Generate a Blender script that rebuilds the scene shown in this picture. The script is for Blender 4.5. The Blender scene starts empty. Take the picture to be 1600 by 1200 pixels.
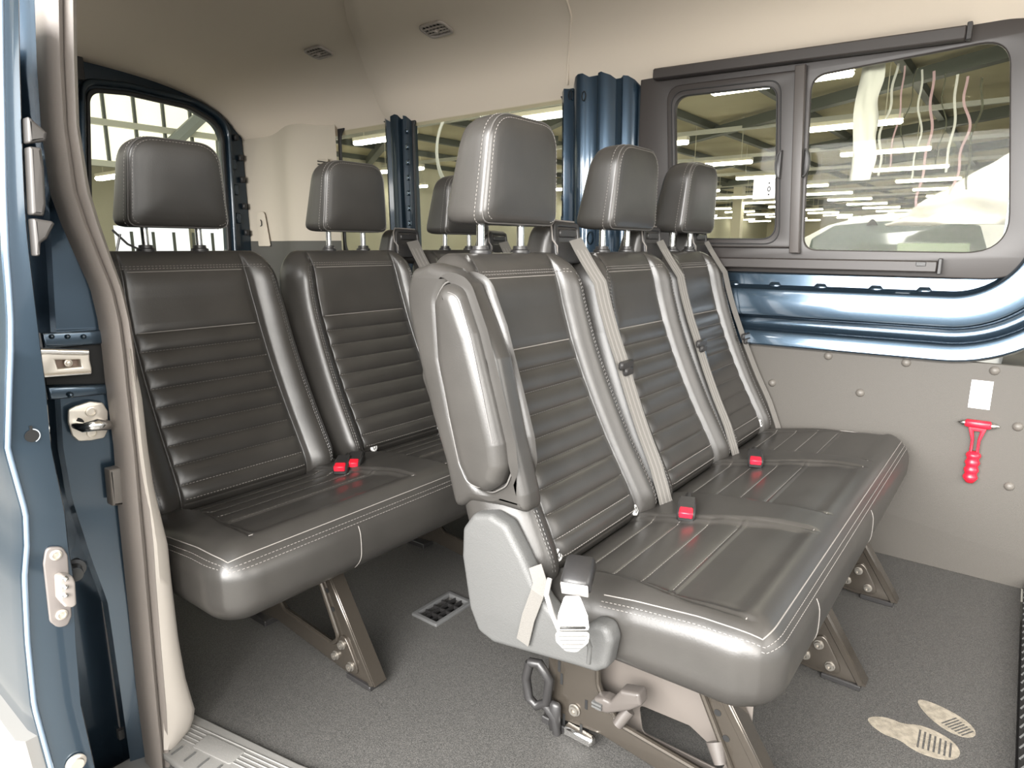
import bpy, math, random
import numpy as np
from mathutils import Vector, Matrix
random.seed(7)
SC = bpy.context.scene
COL = SC.collection

# ---------------------------------------------------------------- camera
# X runs across the van from the sliding door, Y runs to the rear, Z up, van floor at z = 0
CAM = np.array([-1.1021501991419087, -0.8868997648678978, 0.9433567271787033])
YAW, PIT, ROLL, FPX = 0.6609892726605844, 0.2072443297108961, 0.002630084412839326, 1022.7492685983116
FWD = np.array([math.cos(YAW)*math.cos(PIT), math.sin(YAW)*math.cos(PIT), -math.sin(PIT)])
_r = np.array([math.sin(YAW), -math.cos(YAW), 0.0]); _u = np.cross(_r, FWD)
RGT = _r*math.cos(ROLL)+_u*math.sin(ROLL); UPV = -_r*math.sin(ROLL)+_u*math.cos(ROLL)
cd = bpy.data.cameras.new('camera'); cam = bpy.data.objects.new('camera', cd); COL.objects.link(cam)
cd.sensor_width = 36; cd.lens = 36*FPX/1600; cd.clip_start = .02; cd.clip_end = 400
cam.matrix_world = Matrix(((RGT[0], UPV[0], -FWD[0], CAM[0]), (RGT[1], UPV[1], -FWD[1], CAM[1]), (RGT[2], UPV[2], -FWD[2], CAM[2]), (0, 0, 0, 1)))
SC.camera = cam
def at(x, y, ax, val):
    """the point of the plane (axis ax = val) that was measured at photo position x, y"""
    d = FWD + RGT*(x-800)/FPX - UPV*(y-600)/FPX
    return CAM + (val-CAM[ax])/d[ax]*d

# ---------------------------------------------------------------- world, light, exposure
SC.view_settings.view_transform = 'Standard'; SC.view_settings.look = 'None'
SC.view_settings.gamma = 1; SC.view_settings.use_curve_mapping = False
SC.view_settings.exposure = 0.25
W = bpy.data.worlds.new('world'); SC.world = W; W.use_nodes = True
nt = W.node_tree; bg = nt.nodes['Background']
bg.inputs[0].default_value = (.93, .97, 1.0, 1); bg.inputs[1].default_value = 1.35
def area(name, loc, target, sx, sy, power, color=(1, 1, 1)):
    l = bpy.data.lights.new(name, 'AREA'); l.shape = 'RECTANGLE'; l.size = sx; l.size_y = sy; l.energy = power; l.color = color
    o = bpy.data.objects.new(name, l); COL.objects.link(o); o.location = loc
    o.rotation_euler = (Vector(target)-Vector(loc)).to_track_quat('-Z', 'Y').to_euler(); return o
area('hall_skylight', (-3.8, -.3, 2.1), (0.3, .1, .8), 4.0, 2.6, 900, (1, .98, .95))
area('front_fill_light', (-3.0, -3.2, 2.2), (.2, .9, .6), 2.6, 2.0, 230, (1, .96, .90))  # added fill for the front-facing leather, no skylight known there
area('windscreen_daylight', (.35, -3.4, 1.7), (.4, .6, .5), 1.8, 1.1, 45, (1, .95, .88))

area('parked_van_fill', (4.6, -.2, 3.9), (6.4, -.2, 0), 3.0, 3.0, 260, (1, .97, .88))  # unseen fill added to brighten the white van outside

# ---------------------------------------------------------------- materials
MATS = {}
def mat(name, col, rough=.5, metal=0, bump=0, bscale=100, var=0, vscale=6, coat=0, spec=.5, col2=None, emit=0, alpha=1, detail=3):
    if name in MATS: return MATS[name]
    m = bpy.data.materials.new(name); m.use_nodes = True; n = m.node_tree.nodes; l = m.node_tree.links
    b = n['Principled BSDF']; b.inputs['Base Color'].default_value = (*col, 1); b.inputs['Roughness'].default_value = rough
    b.inputs['Metallic'].default_value = metal; b.inputs['Coat Weight'].default_value = coat; b.inputs['Coat Roughness'].default_value = .08
    b.inputs['Specular IOR Level'].default_value = spec
    if alpha < 1: b.inputs['Alpha'].default_value = alpha
    if emit: b.inputs['Emission Color'].default_value = (*col, 1); b.inputs['Emission Strength'].default_value = emit
    tc = n.new('ShaderNodeTexCoord')
    if var or col2:
        z = n.new('ShaderNodeTexNoise'); z.inputs['Scale'].default_value = vscale; z.inputs['Detail'].default_value = detail; l.new(tc.outputs['Object'], z.inputs['Vector'])
        r = n.new('ShaderNodeValToRGB'); c2 = col2 or tuple(min(1, c*(1+var)) for c in col); c1 = col if col2 else tuple(c*(1-var) for c in col)
        r.color_ramp.elements[0].color = (*c1, 1); r.color_ramp.elements[1].color = (*c2, 1)
        r.color_ramp.elements[0].position = .35; r.color_ramp.elements[1].position = .65
        l.new(z.outputs['Fac'], r.inputs['Fac']); l.new(r.outputs['Color'], b.inputs['Base Color'])
    if bump:
        z = n.new('ShaderNodeTexNoise'); z.inputs['Scale'].default_value = bscale; z.inputs['Detail'].default_value = 4; l.new(tc.outputs['Object'], z.inputs['Vector'])
        u = n.new('ShaderNodeBump'); u.inputs['Strength'].default_value = bump; u.inputs['Distance'].default_value = .002
        l.new(z.outputs['Fac'], u.inputs['Height']); l.new(u.outputs['Normal'], b.inputs['Normal'])
    MATS[name] = m; return m
LEATHER = mat('leather', (.037, .0345, .0315), .35, bump=.07, bscale=320, var=.10, vscale=9, spec=.6)
THREAD = mat('thread', (.22, .205, .19), .7)
PIPE = mat('leather_piping', (.10, .095, .09), .30)
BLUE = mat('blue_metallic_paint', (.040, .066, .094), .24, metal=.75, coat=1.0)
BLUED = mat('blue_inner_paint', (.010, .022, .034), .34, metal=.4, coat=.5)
HEAD = mat('headliner_fabric', (.68, .60, .50), .9, bump=.15, bscale=500, spec=.2)
BEIGE = mat('beige_trim_plastic', (.44, .395, .325), .6, bump=.1, bscale=400)
GREIGE = mat('warm_grey_trim', (.36, .32, .285), .55, bump=.1, bscale=400)
PANEL = mat('grey_wall_panel', (.069, .063, .055), .6, bump=.25, bscale=500, spec=.35)
FLOORM = mat('vinyl_floor', (.085, .083, .078), .58, bump=.5, bscale=420, spec=.5)
RUBBER = mat('grey_rubber_seal', (.17, .15, .135), .48, bump=.1, bscale=200)
BLACKR = mat('black_rubber', (.012, .012, .012), .55)
BLACKP = mat('black_plastic', (.022, .021, .021), .38, bump=.1, bscale=300)
FRAMEP = mat('window_frame_plastic', (.034, .029, .027), .42)
GREYP = mat('grey_plastic', (.078, .078, .076), .5, bump=.35, bscale=450)
STEEL = mat('black_painted_steel', (.075, .064, .052), .25, metal=.6, coat=.5)
STEELG = mat('grey_painted_steel', (.15, .132, .118), .4, metal=.3)
CHROME = mat('bright_steel', (.75, .74, .72), .18, metal=1)
DULLS = mat('dull_steel', (.62, .57, .50), .38, metal=.7)
WEB = mat('belt_webbing', (.125, .118, .108), .65, bump=.5, bscale=700)
RED = mat('red_plastic', (.62, .012, .03), .35)
WHITE = mat('white_paint', (.82, .82, .80), .35)
PAPER = mat('white_paper', (.85, .84, .82), .7)
BLACK = mat('void_black', (.004, .004, .004), .8)
SILLM = mat('grey_sill_plastic', (.19, .185, .175), .5, bump=.2, bscale=300)
DARKPIN = mat('dark_ink', (.02, .02, .02), .6)
ROOFM = mat('hall_roof_sheet', (.46, .42, .28), .8, var=.12, vscale=.5)
BEAMM = mat('hall_steelwork', (.10, .11, .095), .6)
CREAM = mat('cream_paint', (.62, .58, .45), .6)
TUBE = mat('lamp_tube', (1, .97, .86), .5, emit=26)
CONC = mat('hall_concrete', (.28, .27, .25), .8, var=.1, vscale=1)
# speckled floor
def speckle(m, a, b, sc):
    n = m.node_tree.nodes; l = m.node_tree.links; tc = n.new('ShaderNodeTexCoord'); z = n.new('ShaderNodeTexNoise')
    z.inputs['Scale'].default_value = sc; z.inputs['Detail'].default_value = 2; l.new(tc.outputs['Object'], z.inputs['Vector'])
    r = n.new('ShaderNodeValToRGB'); r.color_ramp.elements[0].color = (*a, 1); r.color_ramp.elements[1].color = (*b, 1)
    r.color_ramp.elements[0].position = .42; r.color_ramp.elements[1].position = .62
    l.new(z.outputs['Fac'], r.inputs['Fac']); l.new(r.outputs['Color'], n['Principled BSDF'].inputs['Base Color'])
speckle(FLOORM, (.040, .039, .037), (.094, .090, .085), 620)
def glassmat(name, tint, rough=.0, fac=1.0):
    m = bpy.data.materials.new(name); m.use_nodes = True; n = m.node_tree.nodes; l = m.node_tree.links
    for x in list(n):
        if x.type == 'BSDF_PRINCIPLED': n.remove(x)
    t = n.new('ShaderNodeBsdfTransparent'); t.inputs[0].default_value = (*tint, 1)
    g = n.new('ShaderNodeBsdfGlossy'); g.inputs['Roughness'].default_value = rough
    f = n.new('ShaderNodeFresnel'); f.inputs[0].default_value = 1.14
    x = n.new('ShaderNodeMixShader'); l.new(f.outputs[0], x.inputs[0]); l.new(t.outputs[0], x.inputs[1]); l.new(g.outputs[0], x.inputs[2])
    l.new(x.outputs[0], n['Material Output'].inputs[0]); return m
GLASS = glassmat('tinted_glass', (.90, .905, .86))
CLEAR_REFL = glassmat('clear_reflection', (.93, .93, .93), .15)  # clear material meant for the imitated reflections, unused
# dusty tread print
def dustmat():
    m = bpy.data.materials.new('pale_dust'); m.use_nodes = True; n = m.node_tree.nodes; l = m.node_tree.links
    b = n['Principled BSDF']; b.inputs['Base Color'].default_value = (.30, .265, .21, 1); b.inputs['Roughness'].default_value = .9
    tc = n.new('ShaderNodeTexCoord')
    z = n.new('ShaderNodeTexNoise'); z.inputs['Scale'].default_value = 60; z.inputs['Detail'].default_value = 6; l.new(tc.outputs['Object'], z.inputs['Vector'])
    r = n.new('ShaderNodeMapRange'); r.inputs[1].default_value = .3; r.inputs[2].default_value = .6; r.inputs[3].default_value = .35; r.inputs[4].default_value = .85
    l.new(z.outputs['Fac'], r.inputs[0]); l.new(r.outputs[0], b.inputs['Alpha']); return m
DUST = dustmat()

# ---------------------------------------------------------------- mesh helpers
def link(name, me, m=None, parent=None, smooth=True, loc=None):
    o = bpy.data.objects.new(name, me); COL.objects.link(o)
    if m is not None:
        for q in (m if isinstance(m, (list, tuple)) else [m]): me.materials.append(q)
    if smooth: me.polygons.foreach_set('use_smooth', [True]*len(me.polygons)); me.update()
    if parent is not None: o.parent = parent
    if loc is not None: o.location = loc
    return o
def autosm(o, ang=35):
    o.data.set_sharp_from_angle(angle=math.radians(ang)); return o
class MB:
    def __init__(s): s.v = []; s.f = []; s.mi = []; s.m = 0
    def add(s, vs, fs):
        k = len(s.v); s.v += [tuple(map(float, p)) for p in vs]; s.f += [tuple(i+k for i in f) for f in fs]; s.mi += [s.m]*len(fs); return s
    def box(s, c, h, R=None, bev=0):
        c = np.array(c, float); h = np.array(h, float)
        if bev <= 0:
            V = [np.array((x, y, z))*h for z in (-1, 1) for y in (-1, 1) for x in (-1, 1)]
            F = [(0, 2, 3, 1), (4, 5, 7, 6), (0, 1, 5, 4), (2, 6, 7, 3), (0, 4, 6, 2), (1, 3, 7, 5)]
        else:
            V = []; F = []
            b = min(bev, *(h*.95)); k = {}
            for ax in range(3):
                for sg in (-1, 1):
                    a1, a2 = (ax+1) % 3, (ax+2) % 3; q = []
                    for s1, s2 in ((-1, -1), (1, -1), (1, 1), (-1, 1)):
                        p = np.zeros(3); p[ax] = sg*h[ax]; p[a1] = s1*(h[a1]-b); p[a2] = s2*(h[a2]-b)
                        k[(ax, sg, s1, s2)] = len(V); q.append(len(V)); V.append(p)
                    F.append(tuple(q if sg > 0 else q[::-1]))
            def K(ax, s):  # s = signs of x,y,z
                a1, a2 = (ax+1) % 3, (ax+2) % 3; return k[(ax, s[ax], s[a1], s[a2])]
            for ax in range(3):
                a1, a2 = (ax+1) % 3, (ax+2) % 3
                for s1 in (-1, 1):
                    for s2 in (-1, 1):
                        A = [0, 0, 0]; A[a1] = s1; A[a2] = s2; B = A[:]; A[ax] = -1; B[ax] = 1
                        q = (K(a1, A), K(a1, B), K(a2, B), K(a2, A)); F.append(q if s1*s2 < 0 else q[::-1])
            for x in (-1, 1):
                for y in (-1, 1):
                    for z in (-1, 1):
                        q = (K(0, (x, y, z)), K(1, (x, y, z)), K(2, (x, y, z))); F.append(q if x*y*z > 0 else q[::-1])
        if R is not None: V = [np.array(R)@p for p in V]
        return s.add([p+c for p in V], F)
    def tube(s, pts, r, n=8, cap=True, flat=None):
        pts = [np.array(p, float) for p in pts]; rs = r if isinstance(r, (list, tuple)) else [r]*len(pts)
        T = []
        for i in range(len(pts)):
            t = pts[min(i+1, len(pts)-1)]-pts[max(i-1, 0)]; T.append(t/(np.linalg.norm(t)+1e-12))
        up = np.array((0, 0, 1.)) if abs(T[0][2]) < .9 else np.array((1., 0, 0))
        V = []
        for i, p in enumerate(pts):
            a = np.cross(T[i], up); a /= np.linalg.norm(a)+1e-12; b = np.cross(a, T[i]); up = b
            for j in range(n):
                w = 2*math.pi*j/n; V.append(p+a*math.cos(w)*rs[i]+b*math.sin(w)*rs[i])
        F = []
        for i in range(len(pts)-1):
            for j in range(n): F.append((i*n+j, i*n+(j+1) % n, (i+1)*n+(j+1) % n, (i+1)*n+j))
        if cap: F.append(tuple(range(n))[::-1]); F.append(tuple((len(pts)-1)*n+j for j in range(n)))
        return s.add(V, F)
    def cyl(s, a, b, r, n=16, r2=None): return s.tube([a, b], [r, r if r2 is None else r2], n)
    def lathe(s, c, axis, prof, n=20):
        """prof: (distance along axis, radius)"""
        ax = np.array(axis, float); ax /= np.linalg.norm(ax); t = np.array((0, 0, 1.)) if abs(ax[2]) < .9 else np.array((1., 0, 0))
        a = np.cross(ax, t); a /= np.linalg.norm(a); b = np.cross(ax, a); c = np.array(c, float); V = []; F = []
        for d, r in prof:
            for j in range(n):
                w = 2*math.pi*j/n; V.append(c+ax*d+(a*math.cos(w)+b*math.sin(w))*r)
        for i in range(len(prof)-1):
            for j in range(n): F.append((i*n+j, i*n+(j+1) % n, (i+1)*n+(j+1) % n, (i+1)*n+j))
        F.append(tuple(range(n))[::-1]); F.append(tuple((len(prof)-1)*n+j for j in range(n))); return s.add(V, F)
    def grid(s, P):
        """P[i][j] points: an open sheet"""
        n, m = len(P), len(P[0]); V = [p for r in P for p in r]
        return s.add(V, [(i*m+j, i*m+j+1, (i+1)*m+j+1, (i+1)*m+j) for i in range(n-1) for j in range(m-1)])
    def loft(s, rings, cap=True):
        n, m = len(rings), len(rings[0]); V = [p for r in rings for p in r]
        F = [(i*m+j, i*m+(j+1) % m, (i+1)*m+(j+1) % m, (i+1)*m+j) for i in range(n-1) for j in range(m)]
        if cap: F.append(tuple(range(m))[::-1]); F.append(tuple((n-1)*m+j for j in range(m)))
        return s.add(V, F)
    def ribbon(s, pts, wdir, w, t):
        """flat strap along pts, width w along wdir(s), thickness t"""
        rings = []
        for i, p in enumerate(pts):
            p = np.array(p, float); T = np.array(pts[min(i+1, len(pts)-1)], float)-np.array(pts[max(i-1, 0)], float); T /= np.linalg.norm(T)
            wd = np.array(wdir[i] if isinstance(wdir, list) else wdir, float); wd -= T*(wd@T); wd /= np.linalg.norm(wd); nn = np.cross(T, wd)
            rings.append([p+wd*w/2*a+nn*t/2*b for a, b in ((-1, -1), (1, -1), (1, 1), (-1, 1))])
        return s.loft(rings)
    def build(s, name, m, parent=None, smooth=False, ang=None, loc=None):
        me = bpy.data.meshes.new(name); me.from_pydata(s.v, [], s.f); me.update()
        o = link(name, me, m, parent, smooth, loc)
        if any(s.mi): me.polygons.foreach_set('material_index', s.mi)
        import bmesh
        b = bmesh.new(); b.from_mesh(me); bmesh.ops.recalc_face_normals(b, faces=b.faces); b.to_mesh(me); b.free()
        if ang: me.polygons.foreach_set('use_smooth', [True]*len(me.polygons)); autosm(o, ang)
        return o
def roundpoly(pts, r, n=6):
    out = []; N = len(pts)
    for i in range(N):
        p = np.array(pts[i][:2], float); rr = pts[i][2] if len(pts[i]) > 2 else r
        a = np.array(pts[i-1][:2], float)-p; b = np.array(pts[(i+1) % N][:2], float)-p; la, lb = np.linalg.norm(a), np.linalg.norm(b); a /= la; b /= lb
        ang = math.acos(max(-1, min(1, a@b)))
        if rr <= 0 or ang > 3.05: out.append(tuple(p)); continue
        d = min(rr/math.tan(ang/2), la*.49, lb*.49)
        A = p+a*d; B = p+b*d
        for k in range(n+1):
            t = k/n; out.append(tuple((1-t)**2*A+2*t*(1-t)*p+t*t*B))
    return out
def cut(name, outer, holes, t, bev, o3, ux, uy, m, parent=None, ang=40, bres=2):
    """plate of thickness t with holes: outer/holes are lists of (u, v); front face centre plane at o3"""
    cu = bpy.data.curves.new(name, 'CURVE'); cu.dimensions = '2D'; cu.fill_mode = 'BOTH'; cu.extrude = max(t/2-bev, 0); cu.bevel_depth = bev; cu.bevel_resolution = bres
    for k, poly in enumerate([outer]+list(holes)):
        pp = [np.array(p[:2], float) for p in poly]; A = sum(pp[i-1][0]*pp[i][1]-pp[i][0]*pp[i-1][1] for i in range(len(pp)))
        if (A > 0) != (k == 0): pp = pp[::-1]
        sp = cu.splines.new('POLY'); sp.points.add(len(pp)-1); sp.use_cyclic_u = True
        for i, p in enumerate(pp): sp.points[i].co = (p[0], p[1], 0, 1)
    if bev: cu.offset = -bev
    tmp = bpy.data.objects.new('tmp', cu); COL.objects.link(tmp); dg = bpy.context.evaluated_depsgraph_get(); dg.update()
    me = bpy.data.meshes.new_from_object(tmp.evaluated_get(dg)); bpy.data.objects.remove(tmp); bpy.data.curves.remove(cu)
    ux = Vector(ux).normalized(); uy = Vector(uy).normalized(); uz = ux.cross(uy)
    M = Matrix(((ux[0], uy[0], uz[0], o3[0]), (ux[1], uy[1], uz[1], o3[1]), (ux[2], uy[2], uz[2], o3[2]), (0, 0, 0, 1)))
    me.transform(M); me.name = name
    import bmesh
    b = bmesh.new(); b.from_mesh(me); bmesh.ops.remove_doubles(b, verts=b.verts, dist=1e-5); bmesh.ops.recalc_face_normals(b, faces=b.faces); b.to_mesh(me); b.free()
    me.materials.clear()
    o = link(name, me, m, parent, True); autosm(o, ang); return o
def cutX(name, outer, holes, x, t, bev, m, parent=None, **k): return cut(name, outer, holes, t, bev, (x, 0, 0), (0, 1, 0), (0, 0, 1), m, parent, **k)
def cutY(name, outer, holes, y, t, bev, m, parent=None, **k): return cut(name, outer, holes, t, bev, (0, y, 0), (1, 0, 0), (0, 0, 1), m, parent, **k)
def cutZ(name, outer, holes, z, t, bev, m, parent=None, **k): return cut(name, outer, holes, t, bev, (0, 0, z), (1, 0, 0), (0, 1, 0), m, parent, **k)
def rect(a, b, c, d): return [(a, b), (c, b), (c, d), (a, d)]
def thing(name, label, cat, loc=(0, 0, 0), group=None, kind=None):
    o = bpy.data.objects.new(name, None); COL.objects.link(o); o.location = loc; o.empty_display_size = .05
    return tag(o, label, cat, group, kind)
def tag(o, label=None, cat=None, group=None, kind=None):
    if label: o['label'] = label
    if cat: o['category'] = cat
    if group: o['group'] = group
    if kind: o['kind'] = kind
    return o
def struct(o, label=None, cat=None): return tag(o, label, cat, None, 'structure')
def sstep(a, b, x):
    t = np.clip((x-a)/(b-a), 0, 1); return t*t*(3-2*t)
def blob(name, h, r, coords, deform, m, parent=None):
    """box with elliptical rounded edges, meshed on the given coordinate lists (fractions -1..1), then deformed"""
    h = np.array(h, float); r = np.array(r, float)
    C3 = [np.array(sorted(set(np.round(c, 5)))) for c in coords]
    vid = {}; V = []; F = []
    L = [len(c) for c in C3]
    def vi(i, j, k):
        q = (i, j, k)
        if q not in vid: vid[q] = len(V); V.append((C3[0][i], C3[1][j], C3[2][k]))
        return vid[q]
    for ax in range(3):
        a1, a2 = (ax+1) % 3, (ax+2) % 3
        for sg in (0, L[ax]-1):
            for p in range(L[a1]-1):
                for q in range(L[a2]-1):
                    f = []
                    for d1, d2 in ((0, 0), (1, 0), (1, 1), (0, 1)):
                        ijk = [0, 0, 0]; ijk[ax] = sg; ijk[a1] = p+d1; ijk[a2] = q+d2; f.append(vi(*ijk))
                    F.append(tuple(f if sg else f[::-1]))
    P = np.array(V)*h
    # uniform angle mapping in the rounded zone
    Q = np.clip(P, -(h-r), h-r); E = (P-Q)/r; E = np.sign(E)*np.tan(np.abs(E)*math.pi/4)
    nrm = np.linalg.norm(E, axis=1, keepdims=True); E = E/np.maximum(nrm, 1e-9)
    P = Q+E*r
    P = deform(P, E)
    me = bpy.data.meshes.new(name); me.from_pydata(P.tolist(), [], F); me.update()
    return link(name, me, m, parent, True)
def lin(n): return np.linspace(-1, 1, n)
def stitches(mb, pts, dash=.0045, gap=.004, r=.0007, off=None):
    """dashed thread along a polyline"""
    pts = [np.array(p, float) for p in pts]; d = [0]
    for i in range(1, len(pts)): d.append(d[-1]+np.linalg.norm(pts[i]-pts[i-1]))
    tot = d[-1]; P = np.array(pts); d = np.array(d)
    def P_at(s): return np.array([np.interp(s, d, P[:, k]) for k in range(3)])
    s = 0
    while s+dash < tot:
        mb.tube([P_at(s), P_at(s+dash)], r, 4); s += dash+gap

# ================================================================ SEATS
ROW = .833
ZF = [.30, .33, .367, .45, .52, .60, .67, .74, .82, .90, .95]
YF = [-.298, -.285, -.268, -.224, -.186, -.148, -.118, -.092, -.068, -.052, -.046]
ZB = [.30, .33, .45, .577, .685, .83, .95]
YB = [-.14, -.125, -.082, -.042, -.003, .033, .035]
def smooth_interp(z, X, Y):
    z = np.asarray(z, float); return (np.interp(z-.02, X, Y)+np.interp(z, X, Y)*2+np.interp(z+.02, X, Y))/4
RIB = [.74-.042*k for k in range(1, 10)]
def backrest(parent, xc, pw, hw, grow, near_side=False):
    zc, zh = .627, .303
    H = np.array((hw, .06, zh)); Rr = np.array((.062, .05, .085))
    def relief(a, z):
        s = np.clip((np.abs(a)-pw)/(hw-pw), 0, 1)
        wing = -.034*np.sin(math.pi*np.minimum(s*.78+.02*(s > 0), 1))**.8*(s > 0)
        inn = np.abs(a) < pw
        ph = (.74-z)/.042
        rib = np.where(inn & (z < .74), -.0085*np.abs(np.sin(math.pi*ph))**.38, 0)*sstep(.345, .37, z)
        edge = sstep(0, .018, pw-np.abs(a))
        rib = rib*(edge if True else 1)
        up = np.where(inn & (z >= .74), -.005*np.sqrt(np.clip((z-.74)/.02, 0, 1))*edge, 0)
        seam = .007*np.exp(-((np.abs(a)-pw)/.004)**2)
        return wing+rib+up+seam
    def deform(P, E):
        z = zc+P[:, 2]; b = P[:, 1]/.06
        yf, yb = smooth_interp(z, ZF, YF), smooth_interp(z, ZB, YB); y = (yf+yb)/2+b*(yb-yf)/2
        fw = sstep(.2, 1.0, -b); y = y+relief(P[:, 0], z)*fw
        g = 1+grow*np.clip((.74-z)/.38, 0, 1)-.05*sstep(.74, .93, z)
        return np.stack([xc+P[:, 0]*g, y, z], 1)
    f = pw/hw
    xs = np.concatenate([np.linspace(-f+.02, f-.02, 15), np.linspace(f-.03, f+.03, 9), np.linspace(f+.04, 1, 12), -np.linspace(f-.03, f+.03, 9), -np.linspace(f+.04, 1, 12)])
    zs = np.concatenate([lin(190)]+[[(z-zc)/zh, (z-zc+.0012)/zh, (z-zc-.0012)/zh] for z in RIB+[.74]])
    o = blob('backrest', H, Rr, (xs, lin(14), zs), deform, LEATHER, parent)
    def surf(a, z, out=.0006):
        P = np.array([[a, -.06, z-zc]]); Q = np.clip(P, -(H-Rr), H-Rr); E = (P-Q)/Rr; E = np.sign(E)*np.tan(np.abs(E)*math.pi/4); E /= max(np.linalg.norm(E), 1e-9)
        q = deform(Q+E*Rr, E)[0]; q[1] -= out; return q
    # thread
    mb = MB()
    for z in RIB: stitches(mb, [surf(a, z, .0010) for a in np.linspace(-pw+.010, pw-.010, 18)], .0045, .0035, .0009)
    for z, d in ((.7405, 0),): mb.tube([surf(a, z, .0004) for a in np.linspace(-pw, pw, 20)], .0013, 5)
    mb.build('rib_stitching', THREAD, o)
    mb = MB()
    for zz in (.903, .912): stitches(mb, [surf(a, zz, .0006) for a in np.linspace(-hw+.05, hw-.05, 30)], .005, .0035, .0006)
    mb.tube([surf(a, .893, -.0002) for a in np.linspace(-pw, pw, 20)], .0011, 5); mb.build('top_stitching', THREAD, o)
    mb = MB()
    for s in (-1, 1):
        mb.tube([surf(s*pw, z, -.004) for z in np.linspace(.35, .905, 40)], .0011, 5)
        for off in (.010, .018):
            stitches(mb, [surf(s*(hw-off-.022), z) for z in np.linspace(.36, .89, 50)]+([surf(s*a, .905+.004*0) for a in np.linspace(hw-off-.03, 0, 8)] if off == .010 else []), .0045, .004, .0006)
    mb.build('wing_piping', PIPE, o)
    return o, surf
def mapper(H, Rr, deform):
    H = np.array(H, float); Rr = np.array(Rr, float)
    def f(p, out=0):
        P = np.array([p], float)*H; Q = np.clip(P, -(H-Rr), H-Rr); E = (P-Q)/Rr; E = np.sign(E)*np.tan(np.abs(E)*math.pi/4); E /= max(np.linalg.norm(E), 1e-9)
        q = deform(Q+E*(Rr+out), E)[0]; return q
    return f
HR_OUT = roundpoly([(-.126, -.105, .022), (.126, -.105, .022), (.108, .105, .062), (-.108, .105, .062)], .03, 12)
HR_PROF = [(.0, -1.10), (.35, -1.095), (.65, -1.07), (.82, -1.03), (.90, -.99), (.945, -.945), (.975, -.87), (.993, -.76), (1, -.62), (1.004, -.3), (1.0, .1), (.985, .45), (.95, .72), (.88, .90), (.75, 1.0), (.4, 1.04), (0, 1.05)]
def dense_loop(P, n):
    P = np.array(P+P[:1]); d = np.concatenate([[0], np.cumsum(np.linalg.norm(np.diff(P, axis=0), axis=1))]); t = np.linspace(0, d[-1], n+1)[:-1]
    return np.stack([np.interp(t, d, P[:, 0]), np.interp(t, d, P[:, 1])], 1)
HR_LOOP = dense_loop(HR_OUT, 96)
def hr_pt(x, z, b):
    t = z/.105; return (x, -.012-.014*t+b*.053*(1-.17*t), 1.0895+z*.985)
def hr_ring(s, b): return [hr_pt(x*s, z*s, b) for x, z in HR_LOOP]
_hr_mesh = {}
def headrest(parent, xc):
    r = {}
    if not _hr_mesh:
        mb = MB(); pr = []
        for (s0, b0), (s1, b1) in zip(HR_PROF[:-1], HR_PROF[1:]):
            for k in range(3): pr.append((s0+(s1-s0)*k/3, b0+(b1-b0)*k/3))
        pr.append(HR_PROF[-1]); pr = [(max(a, .002), c) for a, c in pr]
        mb.loft([hr_ring(a, c) for a, c in pr]); o = mb.build('headrest', LEATHER, parent, True); _hr_mesh['h'] = o.data
        mb = MB()
        for s_, b_ in ((.925, -.985), (1.006, -.55)):
            L = [p for p, (x, z) in zip(hr_ring(s_, b_), HR_LOOP) if not (z < -.09 and abs(x) < .10)]
            k = max(range(len(L)), key=lambda i: np.linalg.norm(np.array(L[i])-np.array(L[i-1]))); L = L[k:]+L[:k]
            stitches(mb, L, .0042, .0035, .0006)
        mb2 = MB(); mb2.tube(hr_ring(.984, -.86)+hr_ring(.984, -.86)[:1], .0014, 5, cap=False); q = mb2.build('headrest_piping', PIPE, o); _hr_mesh['q'] = q.data
        s = mb.build('headrest_stitching', THREAD, o); _hr_mesh['s'] = s.data
        mb = MB()
        mb.cyl((0, 0, .90), (0, 0, 1.02), .0085, 16); s2 = mb.build('headrest_post', CHROME, o, ang=40, loc=(-.067, 0, 0)); _hr_mesh['p'] = s2.data
        link('headrest_post', s2.data, None, o, False, (.067, 0, 0))
        mb = MB(); mb.lathe((0, 0, .922), (0, 0, 1), [(0, .021), (.006, .0225), (.013, .0215), (.015, .017), (.022, .016), (.023, .0095)], 24)
        c = mb.build('post_collar', BLACKP, o, ang=40, loc=(-.067, 0, 0)); _hr_mesh['c'] = c.data
        link('post_collar', c.data, None, o, False, (.067, 0, 0))
    else:
        o = link('headrest', _hr_mesh['h'], None, parent, False)
        link('headrest_stitching', _hr_mesh['s'], None, o, False); link('headrest_piping', _hr_mesh['q'], None, o, False)
        for s in (-1, 1):
            link('headrest_post', _hr_mesh['p'], None, o, False, (s*.067, 0, 0)); link('post_collar', _hr_mesh['c'], None, o, False, (s*.067, 0, 0))
    o.location = (xc, 0, 0); return o
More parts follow.
